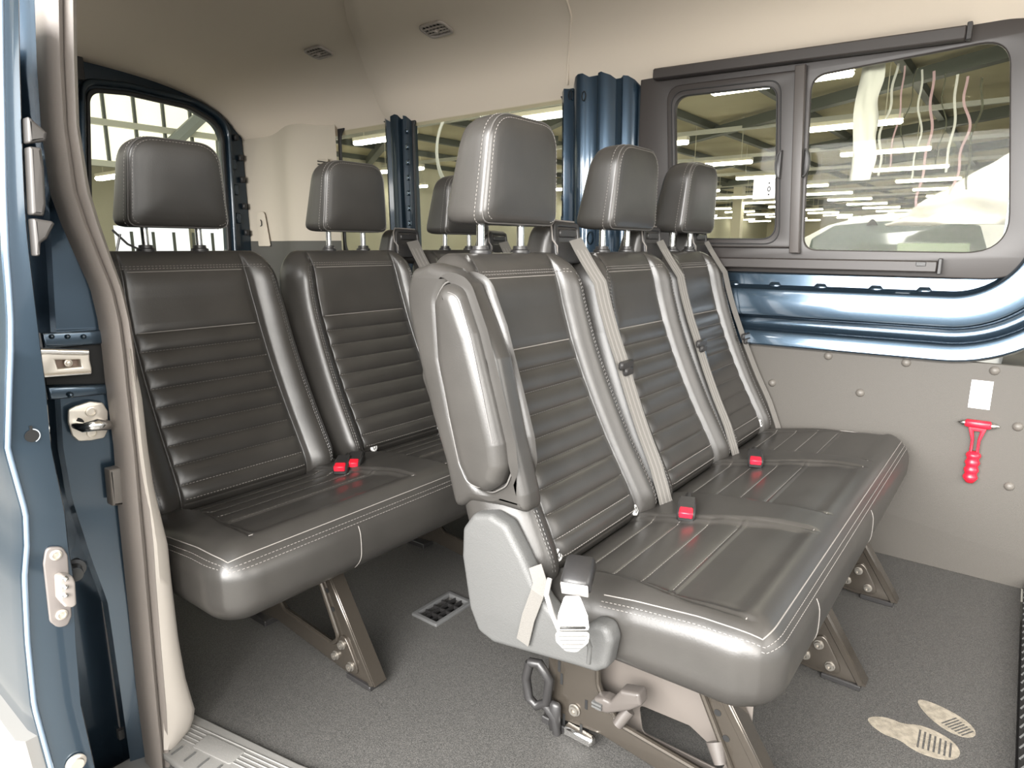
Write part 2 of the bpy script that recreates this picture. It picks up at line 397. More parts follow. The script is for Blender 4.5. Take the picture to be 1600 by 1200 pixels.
def cushion(parent, x0, x1, seats):
    """seats: list of (centre, half panel)"""
    xc, hx = (x0+x1)/2, (x1-x0)/2; yc, hy = -.450, .226
    H = (hx, hy, .08); Rr = (.075, .07, .06)
    def top(x, y):
        z = np.interp(y, [-.68, -.64, -.56, -.45, -.35, -.22], [.402, .412, .410, .396, .378, .352])
        for c, p in seats:
            w = p+.035*sstep(-.34, -.56, y)
            a = np.abs(x-c); ins = sstep(-.006, .02, w-a)*sstep(-.63, -.60, y)
            ribs = .0035*np.abs(np.sin(math.pi*(y+.25)/.06))**.5*(y > -.50)
            z = z-.014*ins*(1-.35*sstep(-.5, -.6, y))+ins*ribs-.004*np.exp(-((a-w)/.004)**2)*(y < -.25)*(y > -.63)
        return z
    def deform(P, E):
        x = xc+P[:, 0]; y = yc+P[:, 1]; t = (P[:, 2]/.08+1)/2
        zb = np.interp(y, [-.68, -.60, -.3, -.2], [.252, .245, .24, .235])
        z = zb+(top(x, y)-zb)*t
        y = y-.008*np.sin(math.pi*np.clip(t, 0, 1))*(E[:, 1] < -.5)
        return np.stack([x, y, z], 1)
    ys = np.concatenate([lin(50), np.linspace(-.35, .95, 60), [(y-yc)/hy for y in (-.31, -.37, -.43, -.49)]])
    xs = [lin(120)]
    for c, p in seats:
        for s in (-1, 1): xs.append((c+s*(p+np.linspace(-.025, .045, 15))-xc)/hx)
    xs = np.concatenate(xs); xs = xs[(xs >= -1) & (xs <= 1)]
    o = blob('seat_cushion', H, Rr, (xs, ys, lin(18)), deform, LEATHER, parent)
    F = mapper(H, Rr, deform)
    def T(x, y, out=.0007):
        p = np.array([[x-xc, y-yc, .08]])
        return F(((x-xc)/hx, (y-yc)/hy, 1), out)
    mb = MB()
    for c, p in seats:
        for y in (-.31, -.37, -.43, -.49):
            stitches(mb, [T(c+a, y, .0004) for a in np.linspace(-p, p, 14)], .005, .004, .0006)
        for s in (-1, 1):
            mb.tube([T(c+s*(p+.035*sstep(-.34, -.56, y)), y, -.002) for y in np.linspace(-.24, -.625, 30)], .0012, 5)
        mb.tube([T(c+a, -.628, -.0015) for a in np.linspace(-p-.05, p+.05, 20)], .001, 5)
    mb.build('panel_stitching', THREAD, o)
    mb = MB()
    n = 90
    for w in (.0, .016, .028):
        L = [F((-1, yy, 1-w*11), .0005) for yy in np.linspace(.25, -.98, 20)]+[F((xx, -1, 1-w*11), .0005) for xx in np.linspace(-1, 1, n)]+[F((1, yy, 1-w*11), .0005) for yy in np.linspace(-.98, .25, 20)]
        stitches(mb, L, .0045, .0035, .0006) if w > 0 else mb.tube(L, .0011, 5)
    for c, p in seats[:2]:
        mb.tube([F(((c-xc)/hx, -1, zz), .0002) for zz in np.linspace(.6, -1, 12)], .0009, 5)
    mb.build('front_edge_welt', THREAD, o)
    return o, T
def bolt(mb, c, ax, r=.011, h=.008):
    mb.lathe(c, ax, [(0, r*1.25), (h*.25, r*1.25), (h*.3, r), (h, r*.95), (h*1.02, r*.5), (h*.5, r*.45)], 18)
def leg(parent, x, near=False, mirror=1):
    out = roundpoly([(-.235, .02, .01), (-.235, .29), (-.545, .29, .02), (-.722, .012, .012), (-.62, .008, .01), (-.36, .035, .03)], .01, 4)
    hole = roundpoly([(-.345, .262), (-.350, .135, .05), (-.40, .080, .03), (-.583, .064, .02), (-.612, .085, .03), (-.525, .262)], .02, 6)
    o = cutX('leg_frame', out, [hole], x, .010, .003, STEEL, parent)
    mb = MB()
    # beads around hole, flange down the front edge
    ring = [(x-.007, a, b) for a, b in hole]; mb.tube(ring+[ring[0]], .0055, 8, cap=False)
    a, b = np.array((x+.018, -.547, .288)), np.array((x+.018, -.722, .012)); d = b-a; L = np.linalg.norm(d); d /= L
    nrm = np.array((0, d[2], -d[1])); R = np.stack([np.array((1, 0, 0)), d, nrm], 1)
    mb.box((a+b)/2+np.array((-.006, 0, 0)), (.017, L/2, .003), R, .001)
    mb.box((a+b)/2+np.array((-.023, .006, .0)), (.004, L/2, .007), R, .002)
    mb.box((x+.012, -.24, .15), (.016, .004, .13), None, .001)
    mb.build('front_flange', STEEL, o, ang=40)
    mb = MB()
    if not near:
        bz = [(-.625, .078), (-.600, .042), (-.652, .036)]
        mb2 = MB(); tri = roundpoly([(-.575, .022), (-.628, .115), (-.685, .018)], .02, 5)
        cutX('bolt_boss', tri, [], x-.007, .006, .002, STEEL, o)
        for a, b in bz: bolt(mb, (x-.010, a, b), (-1, 0, 0), .0085, .008)
    else:
        bolt(mb, (x-.006, -.300, .062), (-1, 0, 0), .010, .007)
    mb.build('leg_bolt', mat('bolt_zinc', (.30, .28, .25), .35, metal=.8), o, ang=40)
    mb = MB()
    for a, b in [(-.575, .19), (-.592, .15)]+([(-.655, .07)] if near else []): mb.cyl((x-.0055, a, b), (x-.0058, a, b), .006, 14)
    if near:
        for a, b, h, w in ((-.262, .14, .012, .003), (-.268, .115, .012, .003), (-.325, .085, .010, .003), (-.275, .028, .012, .003), (-.315, .025, .012, .003)): mb.box((x-.0055, a, b), (.0004, w, h))
    mb.build('punched_hole', BLACK, o)
    mb = MB(); mb.box((x+.01, -.27, .008), (.022, .045, .008), None, .002); mb.box((x+.01, -.675, .006), (.022, .04, .006), None, .002)
    mb.build('floor_latch', BLACKP, o)
    return o
def belt(parent, xg, xm, xb, ym=None, w=.045, zt=.672, twist=0):
    """webbing from the guide on the shoulder down to the seat joint, with the tongue on it"""
    pts = []
    zs = np.linspace(.960, .345, 26)
    for z in zs:
        x = np.interp(z, [.345, .68, .96], [xb, xm, xg]); y = float(smooth_interp(z, ZF, YF))-.040*np.interp(z, [.35, .45, .86, .96], [.7, 1, 1, -.30])
        pts.append((x, y, z))
    mb = MB(); wd = [(1, .25*twist, 0)]*len(pts); mb.ribbon(pts, (1, -.35-.4*twist, 0), w, .0018)
    o = mb.build('belt_webbing', WEB, parent, ang=30)
    mb = MB()
    for k in (-.3, 0, .3):
        mb.ribbon([(p[0]+k*w*.94, p[1]-.0014+k*w*-.35*.94, p[2]) for p in pts[1:]], (1, -.35, 0), w*.08, .0006)
    mb.build('webbing_ridge', mat('webbing_ridge_grey', (.17, .16, .148), .6), o, ang=30)
    z = zt; x = np.interp(z, [.345, .68, .96], [xb, xm, xg]); y = float(smooth_interp(z, ZF, YF))-.048
    mb = MB(); mb.box((x-.002, y-.003, z), (.030, .006, .010), None, .004); mb.box((x+.004, y-.006, z-.016), (.019, .006, .010), None, .004)
    t = mb.build('tongue_grip', BLACKP, o, ang=40)
    cut('tongue_plate', roundpoly(rect(-.012, -.022, .012, .022), .004), [roundpoly(rect(-.006, -.014, .006, -.002), .002)], .0028, .0008, (x+.010, y-.010, z-.045), (1, -.2, 0), (0, .3, 1), CHROME, o)
    return o
def belt_guide(parent, xc):
    H = (.073, .036, .058); Rr = (.025, .02, .03)
    def df(P, E):
        t = P[:, 2]/.058; return np.stack([xc+P[:, 0]*(1-.10*t)+.010*t*0, .030+P[:, 1]*(1-.12*t)-.01*t, .940+P[:, 2]], 1)
    o = blob('belt_guide', H, Rr, (lin(14), lin(10), lin(12)), df, LEATHER, parent)
    fr = roundpoly([(-.056, -.045), (.056, -.045), (.058, .050, .016), (-.050, .054, .016), (-.056, .012)], .006)
    q = cut('guide_cap', fr, [roundpoly([(-.040, .004), (.044, .004), (.046, .038), (-.038, .040)], .008)], .016, .004, (xc, -.008, .948), (1, 0, 0), (0, .16, 1), BLACKP, o)
    cut('guide_slot', roundpoly([(-.042, .000), (.046, .000), (.048, .040), (-.040, .042)], .008), [], .002, 0, (xc, -.003, .948), (1, 0, 0), (0, .16, 1), BLACK, o)
    mb = MB(); mb.box((xc+.002, -.010, .974), (.034, .004, .010), None, .003); mb.build('guide_roller', BLACKP, o, ang=40)
    mb = MB(); mb.tube([(xc-.050, -.018, .905), (xc-.051, -.017, .945), (xc-.062, -.012, .958), (xc-.060, -.006, .988), (xc-.048, .0, 1.003), (xc+.045, .0, 1.001)], .0022, 6); mb.build('guide_trim', mat('guide_edge', (.22, .20, .185), .4), o, ang=60)
    return o
def badge(parent, p, n=(0, -1, .35)):
    n = np.array(n, float); n /= np.linalg.norm(n); mb = MB()
    mb.lathe(p, n, [(-.003, .012), (.0015, .012), (.0025, .0105)], 20); o = mb.build('anchor_marker', WHITE, parent, ang=40)
    mb = MB(); u = np.array((1, 0, 0)); w = np.cross(n, u); c = np.array(p)+n*.0028
    mb.tube([c+u*.004+w*.006, c-u*.004+w*.002, c-u*.003-w*.006, c+u*.004-w*.003, c+u*.004+w*.006], .0011, 5); mb.build('anchor_symbol', DARKPIN, o)
    return o
def buckle(parent, c, yaw=0, red=True, tilt=25):
    R = np.array(Matrix.Rotation(math.radians(yaw), 3, 'Z') @ Matrix.Rotation(math.radians(tilt), 3, 'X')); c = np.array(c, float)
    mb = MB(); mb.box(c, (.019, .034, .012), R, .004); o = mb.build('belt_buckle', BLACKP, parent, ang=40)
    mb = MB(); mb.box(c+R@np.array((0, -.026, .0075)), (.014, .012, .007), R, .002); mb.build('release_button', RED, o, ang=40)
    mb = MB(); mb.tube([c+R@np.array((0, .02, 0)), c+R@np.array((0, .07, -.01)), c+R@np.array((0, .10, -.03))], .007, 8); mb.build('buckle_stalk', BLACKP, o, ang=40)
    return o
def underframe(parent, x0, x1):
    mb = MB(); mb.tube([(x0, -.60, .262), (x1, -.60, .262)], .016, 12); mb.tube([(x0, -.25, .262), (x1, -.25, .262)], .016, 12); mb.box(((x0+x1)/2, -.43, .262), ((x1-x0)/2, .17, .004))
    mb.build('seat_underframe', mat('black_tube', (.03, .03, .03), .4, metal=.4), parent, ang=40)

# ---- front bench (nearest)
b1 = thing('bench_seat', 'near three-seat black leather bench with plastic hinge cover and folded armrest on its end', 'bench seat', (0, 0, 0), 'three-seat benches')
S1 = [(0, .14, .225, .14), (.478, .137, .222, .10), (.900, .124, .195, .03)]
surfs1 = []
for xc, pw, hw, g in S1:
    o, s = backrest(b1, xc, pw, hw, g); surfs1.append(s)
for xc in (0, .486, .915): headrest(b1, xc)
cu1, T1 = cushion(b1, -.235, 1.098, [(0, .155), (.478, .15), (.90, .14)])
for xg, xm, xb in ((.236, .262, .232), (.688, .715, .690)): belt_guide(b1, xg); belt(b1, xg, xm, xb, w=.040 if xg < .5 else .030)
belt_guide(b1, 1.045); belt(b1, 1.038, 1.075, 1.085, w=.024, zt=.655)
for k, x in enumerate((-.140, .360, .790)): leg(b1, x, near=(k == 0))
underframe(b1, -.10, .98)
for s, a, z in ((0, -.135, .368), (0, .135, .352), (2, -.120, .352), (2, .115, .375)): badge(b1, surfs1[s](a, z, .001))
for px, py in ((1180, 716), (1073, 795)): buckle(b1, at(px, py, 2, .392), yaw=-70, tilt=12)

# ---- rear bench
b2 = thing('bench_seat', 'rear three-seat black leather bench behind the near one, half hidden by the door seal', 'bench seat', (0, ROW, 0), 'three-seat benches')
S2 = [(-.286, .163, .262, .04), (.243, .168, .245, .03), (.765, .16, .235, .02)]
surfs2 = []
for xc, pw, hw, g in S2:
    o, s = backrest(b2, xc, pw, hw, g); surfs2.append(s)
for xc in (-.291, .2515, .770): headrest(b2, xc)
cushion(b2, -.59, 1.04, [(-.286, .175), (.243, .17), (.765, .17)])
for xg in (.505, 1.005): belt_guide(b2, xg); belt(b2, xg, xg+.01, xg)
for x in (-.295, .26, .77): leg(b2, x)
underframe(b2, -.42, .92)
badge(b2, surfs2[1](-.13, .345, .001)); badge(b2, surfs2[1](.14, .350, .001))
for px, py in ((535, 726), (555, 720)):
    p = at(px, py, 2, .395); buckle(b2, (p[0], p[1]-ROW, p[2]), yaw=-50, tilt=10)

# ---- extras on the near end of the front bench
ring_o = roundpoly([(.026, .86), (.010, .902), (-.035, .914), (-.085, .905), (-.128, .880), (-.160, .82), (-.192, .755), (-.228, .615), (-.256, .525), (-.262, .49), (-.20, .49), (-.13, .482), (-.09, .455), (-.064, .55), (-.030, .64), (.006, .76), (.024, .83)], .02, 4)
arm_p = [(-.085, .884), (-.062, .848), (-.068, .744), (-.092, .641), (-.119, .555), (-.142, .520), (-.178, .514), (-.208, .535), (-.222, .570), (-.216, .612), (-.192, .691), (-.158, .799), (-.125, .873)]
arm = roundpoly(arm_p, .03, 5); ac = np.mean(np.array(arm_p), 0)
hole = roundpoly([tuple(ac+(np.array(p)-ac)*np.array((1.04, 1.004))) for p in arm_p], .03, 5)
cutX('bolster_backing', roundpoly([(-.06, .892), (-.02, .84), (.0, .70), (-.09, .50), (-.215, .50), (-.125, .86)], .03), [], -.230, .030, .008, LEATHER, b1)
sb = cutX('side_bolster', ring_o, [hole], -.228, .056, .018, LEATHER, b1, bres=4)
mb = MB(); mb.tube([(-.253, ac[0]+(y-ac[0])*1.06, ac[1]+(z-ac[1])*1.01) for y, z in hole+hole[:1]], .0016, 6, cap=False); mb.build('bolster_piping', PIPE, sb)
aro = cutX('folded_armrest', arm, [], -.248, .066, .026, LEATHER, b1, bres=5)
mb = MB(); mb.tube([(-.276, ac[0]+(y-ac[0])*.80, ac[1]+(z-ac[1])*.93) for y, z in arm+arm[:1]], .0014, 6, cap=False); mb.build('armrest_piping', PIPE, aro)
cov = roundpoly([(-.124, .435), (-.150, .470), (-.190, .480), (-.226, .470), (-.262, .421), (-.289, .376), (-.310, .352), (-.340, .330), (-.378, .320), (-.404, .350), (-.432, .352), (-.442, .328), (-.434, .278), (-.413, .262), (-.376, .257), (-.197, .228), (-.160, .238), (-.138, .28), (-.121, .378)], .02, 5)
co = cutX('hinge_cover', cov, [], -.252, .040, .012, GREYP, b1, bres=4)
if 0: mb.tube([(-.2725, y, z) for y, z in ((-.150, .44), (-.175, .33), (-.215, .285), (-.30, .272), (-.39, .285))], .006, 8); 
mb = MB(); mb.ribbon([(-.262, -.285, .408), (-.268, -.300, .385), (-.278, -.302, .370), (-.280, -.285, .32), (-.279, -.272, .266)], (0, 1, .28), .026, .0022); mb.build('webbing_strap', WEB, b1, ang=30)
# buckle lying on the cushion corner
bx = thing('tmp', None, None); bpy.data.objects.remove(bx)
c = at(904, 897, 2, .428); R = np.array(Matrix.Rotation(math.radians(20), 3, 'Z') @ Matrix.Rotation(math.radians(-24), 3, 'Y'))
mb = MB(); mb.box(c, (.031, .024, .016), R, .007); bo = mb.build('end_buckle', BLACKP, b1, ang=50)
mb = MB(); mb.box(c+R@np.array((-.0305, 0, 0)), (.0018, .022, .013), R, .001); mb.build('buckle_mouth', mat('mouth_grey', (.30, .29, .28), .5), bo, ang=40)
m0 = c+R@np.array((-.034, 0, -.002)); ux_, uy_ = (.62, -.78, 0), (.30, .24, .92)
cut('latch_plate', roundpoly([(-.026, -.046), (.026, -.046), (.024, -.024), (.012, .006), (-.012, .006), (-.022, -.020)], .005), [roundpoly(rect(-.020, -.043, .020, -.040), .001)], .004, .001, m0+np.array((-.012, -.004, -.006)), ux_, uy_, CHROME, bo)
cut('latch_grip', roundpoly([(-.027, -.046), (.027, -.046), (.024, -.062), (.006, -.076, .012), (-.012, -.074, .012), (-.026, -.060)], .006), [], .007, .002, m0+np.array((-.014, -.005, -.006)), ux_, uy_, mat('grip_grey', (.36, .35, .33), .5), bo)
for k in range(4): mb = MB(); p_ = m0+np.array((-.018, -.008, -.006)); u_ = np.array(ux_); v_ = np.array(uy_)/1.0; mb.tube([p_+u_*(-.022+.002*k)+v_*(-.050-.006*k), p_+u_*(.022-.003*k)+v_*(-.050-.006*k)], .0009, 5); mb.build('grip_ridge', GREYP, bo)
mb = MB(); mb.tube([m0+np.array(p) for p in ((-.004, -.022, -.055), (.002, -.030, -.085), (.010, -.024, -.12))], .004, 8); mb.build('cable_guard', GREYP, bo, ang=60)
mb = MB(); mb.tube([m0+np.array(p) for p in ((.012, .055, .0), (-.004, .050, -.02), (-.002, .040, -.05), (.01, .03, -.09))], .0045, 8); mb.build('cable_guard', mat('mouth_grey', (.30, .29, .28), .5), bo, ang=60)
# latch handle, levers, pan inside the near leg
X = -.150
mb = MB(); hp = [(-.165, -.205, .135), (-.168, -.198, .10), (-.168, -.205, .058), (-.165, -.222, .045), (-.162, -.245, .062), (-.162, -.250, .115), (-.165, -.228, .142), (-.165, -.205, .135)]
mb.tube(hp, .0095, 10); mb.tube([(-.162, -.24, .055), (-.160, -.262, .035), (-.158, -.268, .0)], .009, 10); mb.box((-.158, -.262, .035), (.008, .013, .034), None, .006); mb.build('release_handle', BLACKP, b1, ang=60)
LG = mat('lever_grey', (.075, .066, .060), .38)
fl_ = cutX('fold_lever', roundpoly([(-.356, .132), (-.376, .140), (-.390, .140), (-.410, .172), (-.446, .182), (-.452, .160), (-.430, .140), (-.386, .112), (-.358, .106)], .006), [], -.160, .030, .006, LG, b1)
mb = MB(); mb.box((-.176, -.366, .126), (.004, .010, .002)); mb.box((-.176, -.366, .119), (.004, .010, .002)); mb.build('lever_groove', GREYP, fl_)
mb = MB(); mb.tube([(-.145, -.415, .118), (-.160, -.400, .088)], [.012, .010], 14); mb.tube([(-.145, -.575, .135), (-.158, -.590, .108)], [.016, .010], 14); mb.build('lever_peg', LG, b1, ang=50)
pan_o = rect(-.62, .03, -.33, .262); pan_h = roundpoly([(-.415, .105), (-.425, .050), (-.575, .050), (-.585, .075), (-.515, .110)], .012)
cutX('leg_inner_plate', pan_o, [pan_h], -.105, .004, .001, STEELG, b1)
mb = MB(); mb.box((-.10, -.47, .250), (.02, .07, .010), None, .004)
for y in (-.43, -.455, -.49, -.515): mb.box((-.125, y, .235), (.010, .006, .010), None, .002)
mb.build('under_seat_clip', BLACKP, b1, ang=40)
mb = MB(); mb.box((-.152, -.315, .018), (.010, .032, .010), None, .004); mb.build('foot_bracket', CHROME, b1, ang=40)

# ================================================================ VAN BODY
WX = 1.117
RY = 2.80          # inner face of the rear doors
# floor: one sheet whose left edge follows the step well
fl = [(-.69, 2.9), (-.69, .42), (-.585, .38), (-.575, .36), (-.522, .056), (-.42, -.30), (-.36, -.985), (1.13, -.985), (1.13, 2.9)]
struct(cutZ('floor', fl, [roundpoly(rect(-.032, .188, .096, .262), .004)], -.010, .020, 0, FLOORM))
struct(cutZ('trim_1', [(-.80, -1.3), (1.2, -1.3), (1.2, 2.95), (-.80, 2.95)], [], -.10, .05, 0, BLACKP))   # under-floor
# far wall, lower panel
struct(cutX('wall_right', roundpoly([(-1.6, 0), (-1.6, .66), (-.91, .629), (2.8, .625), (2.8, 0)], .002), [], WX+.010, .020, .001, PANEL))
# pressed blue band under the long window: a profile swept along the wall and up round the window corner
def sweep_band(name, prof, y0, ycorner, zc, ztop, m, zbase=.86):
    """prof: list of (drop below the window frame, x)"""
    rings = []
    path = [('y', y) for y in np.linspace(y0, ycorner, 24)]+[('a', w) for w in np.linspace(0, math.pi/2, 20)[1:]]+[('z', z) for z in np.linspace(zc, ztop, 8)[1:]]
    P = []
    for kind, v in path:
        row = []
        for o, x in prof:
            r = (zc-zbase)+o
            if kind == 'y': row.append((x, v, zbase-o+.008*0))
            elif kind == 'a': row.append((x, ycorner-math.sin(v)*r, zc-math.cos(v)*r))
            else: row.append((x, ycorner-r, v))
        P.append(row)
    mb = MB(); mb.grid(P); return mb.build(name, m, None, True, ang=32)
prof = [(-.02, 1.150), (.0, 1.148), (.004, 1.144), (.038, 1.140), (.042, 1.134), (.048, 1.108), (.052, 1.103), (.058, 1.101), (.128, 1.092), (.134, 1.093), (.139, 1.100), (.144, 1.140), (.149, 1.150), (.160, 1.152), (.172, 1.148), (.178, 1.142), (.183, 1.108), (.187, 1.100), (.192, 1.097), (.228, 1.092), (.232, 1.094), (.236, 1.102), (.240, 1.130)]
bd = sweep_band('wall_band', prof, .62, -.72, .98, 1.6, BLUE)
struct(bd); bd.name = 'trim_2'
o = cutX('wall_front', [(-2.2, 0), (-2.2, 2.0), (-1.02, 2.0), (-1.02, .6), (-1.6, .6), (-1.6, 0)], [], WX+.05, .03, 0, BLUE); struct(o); o.name = 'trim_3'
# pressed bumps and slots along the flange
for k, y in enumerate((-.10, -.235, -.375, -.53, -.655, .03)):
    mb = MB(); mb.box((1.143, y, .818), (.010, .020, .013), None, .008)
    tag(mb.build('pressed_clip_boss', BLUE, ang=50), 'small blue pressed bump under the long side window', 'body pressing', 'pressed bumps under the window', 'structure')
mb = MB(); mb.box((1.140, -.60, .842), (.006, .018, .004)); tag(mb.build('flange_slot_clip', WHITE), 'pale clip in the blue flange under the window corner', 'clip', None, 'structure')

# long side window with slider
w1 = thing('window_1', 'long side window with sliding pane in a dark plastic frame', 'window', (0, 0, 0), None, 'structure')
fo = roundpoly([(.275, .865), (.275, 1.545), (-.60, 1.545), (-.875, 1.50, .10), (-.905, .858, .11)], .01, 10)
h1 = roundpoly([(-.295, 1.447), (-.772, 1.470, .07), (-.838, .930, .09), (-.316, .936)], .045, 8)
h2 = roundpoly([(.150, 1.455), (-.215, 1.443), (-.248, .955), (.115, .960)], .05, 8)
cutX('window_surround', fo, [h1, h2], 1.132, .018, .004, FRAMEP, w1)
gi = roundpoly([(.135, 1.440), (-.200, 1.430), (-.233, .970), (.102, .974)], .045, 8)
g1 = roundpoly([(.168, 1.478), (-.262, 1.468, .012), (-.298, .940, .012), (.130, .944)], .05, 8)
sf = cutX('slider_frame', g1, [gi], 1.116, .020, .005, FRAMEP, w1, bres=3)
mb = MB()
for s, off in ((.98, 0), (1.045, .002)):
    cc = np.mean(np.array(gi), 0)
    mb.tube([(1.1055, cc[0]+(y-cc[0])*s*1.03, cc[1]+(z-cc[1])*s*1.03) for y, z in gi+gi[:1]], .0022, 6, cap=False)
mb.build('slider_gasket', BLACKR, w1, ang=60)
cutX('divider_post', [(-.252, 1.478), (-.282, 1.478), (-.312, .925), (-.282, .925)], [], 1.106, .022, .003, mat('divider_grey', (.065, .057, .053), .42), w1)
for sgn, yy in ((1, -.236), (-1, -.302)):
    half = [(yy+sgn*.018*math.sin(w), 1.195+.043*math.cos(w)) for w in np.linspace(0, math.pi, 14)]
    lt = cutX('slider_latch', half, [], 1.100, .016, .004, BLACKP, w1)
    mb = MB(); mb.tube([(1.090, yy+sgn*.016*math.sin(w), 1.195+.040*math.cos(w)) for w in np.linspace(.1, math.pi-.1, 14)], .002, 6); mb.build('latch_rim', GREYP, lt, ang=60)
mb = MB(); mb.box((1.098, -.235, 1.505), (.016, .445, .0175), Matrix.Rotation(.030, 3, 'X'), .004); o = mb.build('upper_rail', FRAMEP, w1, ang=40)
mb = MB(); mb.box((1.092, -.685, 1.494), (.010, .006, .022), None, .002); mb.build('rail_stop', BLACKP, o)
mb = MB(); mb.box((1.098, -.34, .892), (.016, .345, .0165), Matrix.Rotation(.004, 3, 'X'), .004); o = mb.build('lower_rail', FRAMEP, w1, ang=40)
mb = MB(); mb.box((1.092, -.690, .892), (.012, .005, .022), None, .002); mb.box((1.081, -.645, .898), (.003, .012, .006), None, .001); mb.build('rail_stop', BLACKP, o)
cutX('fixed_pane', roundpoly([(-.28, 1.49), (-.79, 1.485, .07), (-.855, .915, .09), (-.30, .915)], .04, 8), [], 1.142, .003, 0, GLASS, w1)
cutX('sliding_pane', roundpoly([(.16, 1.46), (-.22, 1.45), (-.25, .95), (.12, .955)], .05, 8), [], 1.122, .003, 0, GLASS, w1)
st = cutX('pane_sticker', rect(-.218, 1.095, -.148, 1.158), [], 1.1195, .0006, 0, PAPER); tag(st, 'small white sticker on the sliding pane beside the divider', 'sticker')
mb = MB()
for z in (1.143, 1.108): mb.lathe((1.1188, -.198, z), (-1, 0, 0), [(0, .0028), (.0004, .0028)], 10)
mb.build('sticker_dot', DARKPIN, st)
cutX('sticker_symbol', [(-.198+.0055*math.cos(w), 1.125+.0085*math.sin(w)) for w in np.linspace(0, 6.28, 16)[:-1]], [[(-.198+.0028*math.cos(w), 1.125+.005*math.sin(w)) for w in np.linspace(0, 6.28, 12)[:-1]]], 1.1188, .0004, 0, DARKPIN, st)

# blue pillars: a horizontal profile (y, x) raised between z0 and z1
def post(name, prof, z0, z1, m, top=None):
    rings = []
    for z in (z0, (z0+z1)/2, z1):
        rings.append([(x, y+(.02*(z-.9) if z > .9 else 0), z) for y, x in prof])
    mb = MB(); mb.loft(rings); return mb.build(name, m, None, ang=35)
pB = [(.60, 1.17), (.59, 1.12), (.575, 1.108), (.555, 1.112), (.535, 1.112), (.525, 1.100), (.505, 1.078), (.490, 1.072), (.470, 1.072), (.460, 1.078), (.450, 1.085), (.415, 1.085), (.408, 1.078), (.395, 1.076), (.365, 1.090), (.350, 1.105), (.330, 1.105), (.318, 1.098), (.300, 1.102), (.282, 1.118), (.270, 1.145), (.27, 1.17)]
struct(post('trim_4', pB, 0, 1.60, mat('blue_paint_shaded', (.020, .042, .068), .26, metal=.6, coat=1.0)))  # same body blue, darkened so the pillar's shade sits in its colour
mb = MB()
for y, z in ((.555, 1.50), (.475, 1.48)):
    mb.tube([(1.102 if y > .5 else 1.070, y+.008*math.cos(w), z+.016*math.sin(w)) for w in np.linspace(0, 6.283, 17)], .0018, 5)
tag(mb.build('pillar_slot', BLACK), 'pair of oval slots near the top of the blue pillar', 'slot', None, 'structure')
for z in (1.05, 1.13, 1.21, 1.29, 1.36):
    mb = MB(); mb.box((1.118, .588, z), (.010, .006, .012), None, .004); tag(mb.build('flange_clip', BLUED, ang=40), 'small dark clip on the edge flange of the blue pillar', 'clip', 'flange clips on the blue pillar', 'structure')
mb = MB()
ov = [(1.082, .44+.012*math.cos(w), .975+.022*math.sin(w)) for w in np.linspace(0, 6.283, 21)]
mb.tube(ov, .0035, 6); tag(mb.build('pillar_access_hole', BLUED, ang=60), 'oval pressed ring low on the blue pillar behind the headrests', 'pressing', None, 'structure')
pC = [(1.60, 1.17), (1.60, 1.125), (1.575, 1.11), (1.56, 1.125), (1.54, 1.125), (1.535, 1.10), (1.50, 1.095), (1.485, 1.10), (1.48, 1.12), (1.465, 1.12), (1.455, 1.105), (1.44, 1.11), (1.43, 1.135), (1.43, 1.17)]
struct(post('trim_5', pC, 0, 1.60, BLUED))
for z in np.linspace(.98, 1.46, 8):
    mb = MB(); mb.box((1.112, 1.45, z), (.008, .010, .013), None, .005); tag(mb.build('flange_clip', BLUE, ang=40), 'small blue pressed clip up the rear pillar flange', 'clip', 'flange clips on the rear pillar', 'structure')
def sidewin(name, y0, y1, label):
    w = thing(name, label, 'window', (0, 0, 0), None, 'structure')
    o = roundpoly([(y0, .86), (y1, .86), (y1, 1.56), (y0, 1.56)], .03); h = roundpoly([(y0+.022, .90), (y1-.020, .90), (y1-.020, 1.528), (y0+.022, 1.528)], .07, 8)
    cutX('window_seal', o, [h], 1.140, .012, .004, BLACKR, w); cutX('pane', roundpoly(rect(y0+.01, .88, y1-.01, 1.54), .05), [], 1.146, .003, 0, GLASS, w)
sidewin('window_2', .585, 1.450, 'side window behind the blue pillar seen past the tall headrest')
sidewin('window_3', 1.575, 1.985, 'narrow rear side window beside the beige trim')
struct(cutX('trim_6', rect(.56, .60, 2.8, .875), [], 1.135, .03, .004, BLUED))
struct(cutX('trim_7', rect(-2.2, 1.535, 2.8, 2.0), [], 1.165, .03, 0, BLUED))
# beige rear quarter trim with a swept bulge
P = []
for z in np.linspace(.60, 1.70, 14):
    row = []
    for y in np.linspace(1.965, 2.835, 28):
        s = (y-1.965)/.815; x = 1.112-.030*math.sin(math.pi*min(1, s*1.3))**2-.02*max(0, s-.80)
        x -= .02*math.exp(-((y-2.33)/.10)**2)*(1 if z < 1.45 else max(0, 1-(z-1.45)/.15)); row.append((x, y+.012*(z-.9)*(s < .1), z))
    P.append(row)
mb = MB(); mb.grid(P); q = mb.build('trim_8', BEIGE, None, True, ang=60); struct(q)
mb = MB(); mb.grid([[(x-.004 if True else x, y, z*.0+zz) for (x, y, z) in P[0]] for zz in (.0, .970)]); struct(mb.build('trim_9', mat('dark_grey_trim', (.07, .068, .06), .6), None, True))
lv = thing('air_louvre', 'small louvred vent in the beige rear quarter trim', 'vent', (1.082, 2.05, 1.33))
mb = MB(); mb.box((0.002, 0, 0), (.004, .042, .050), None, .003); mb.build('louvre_frame', BEIGE, lv, ang=40)
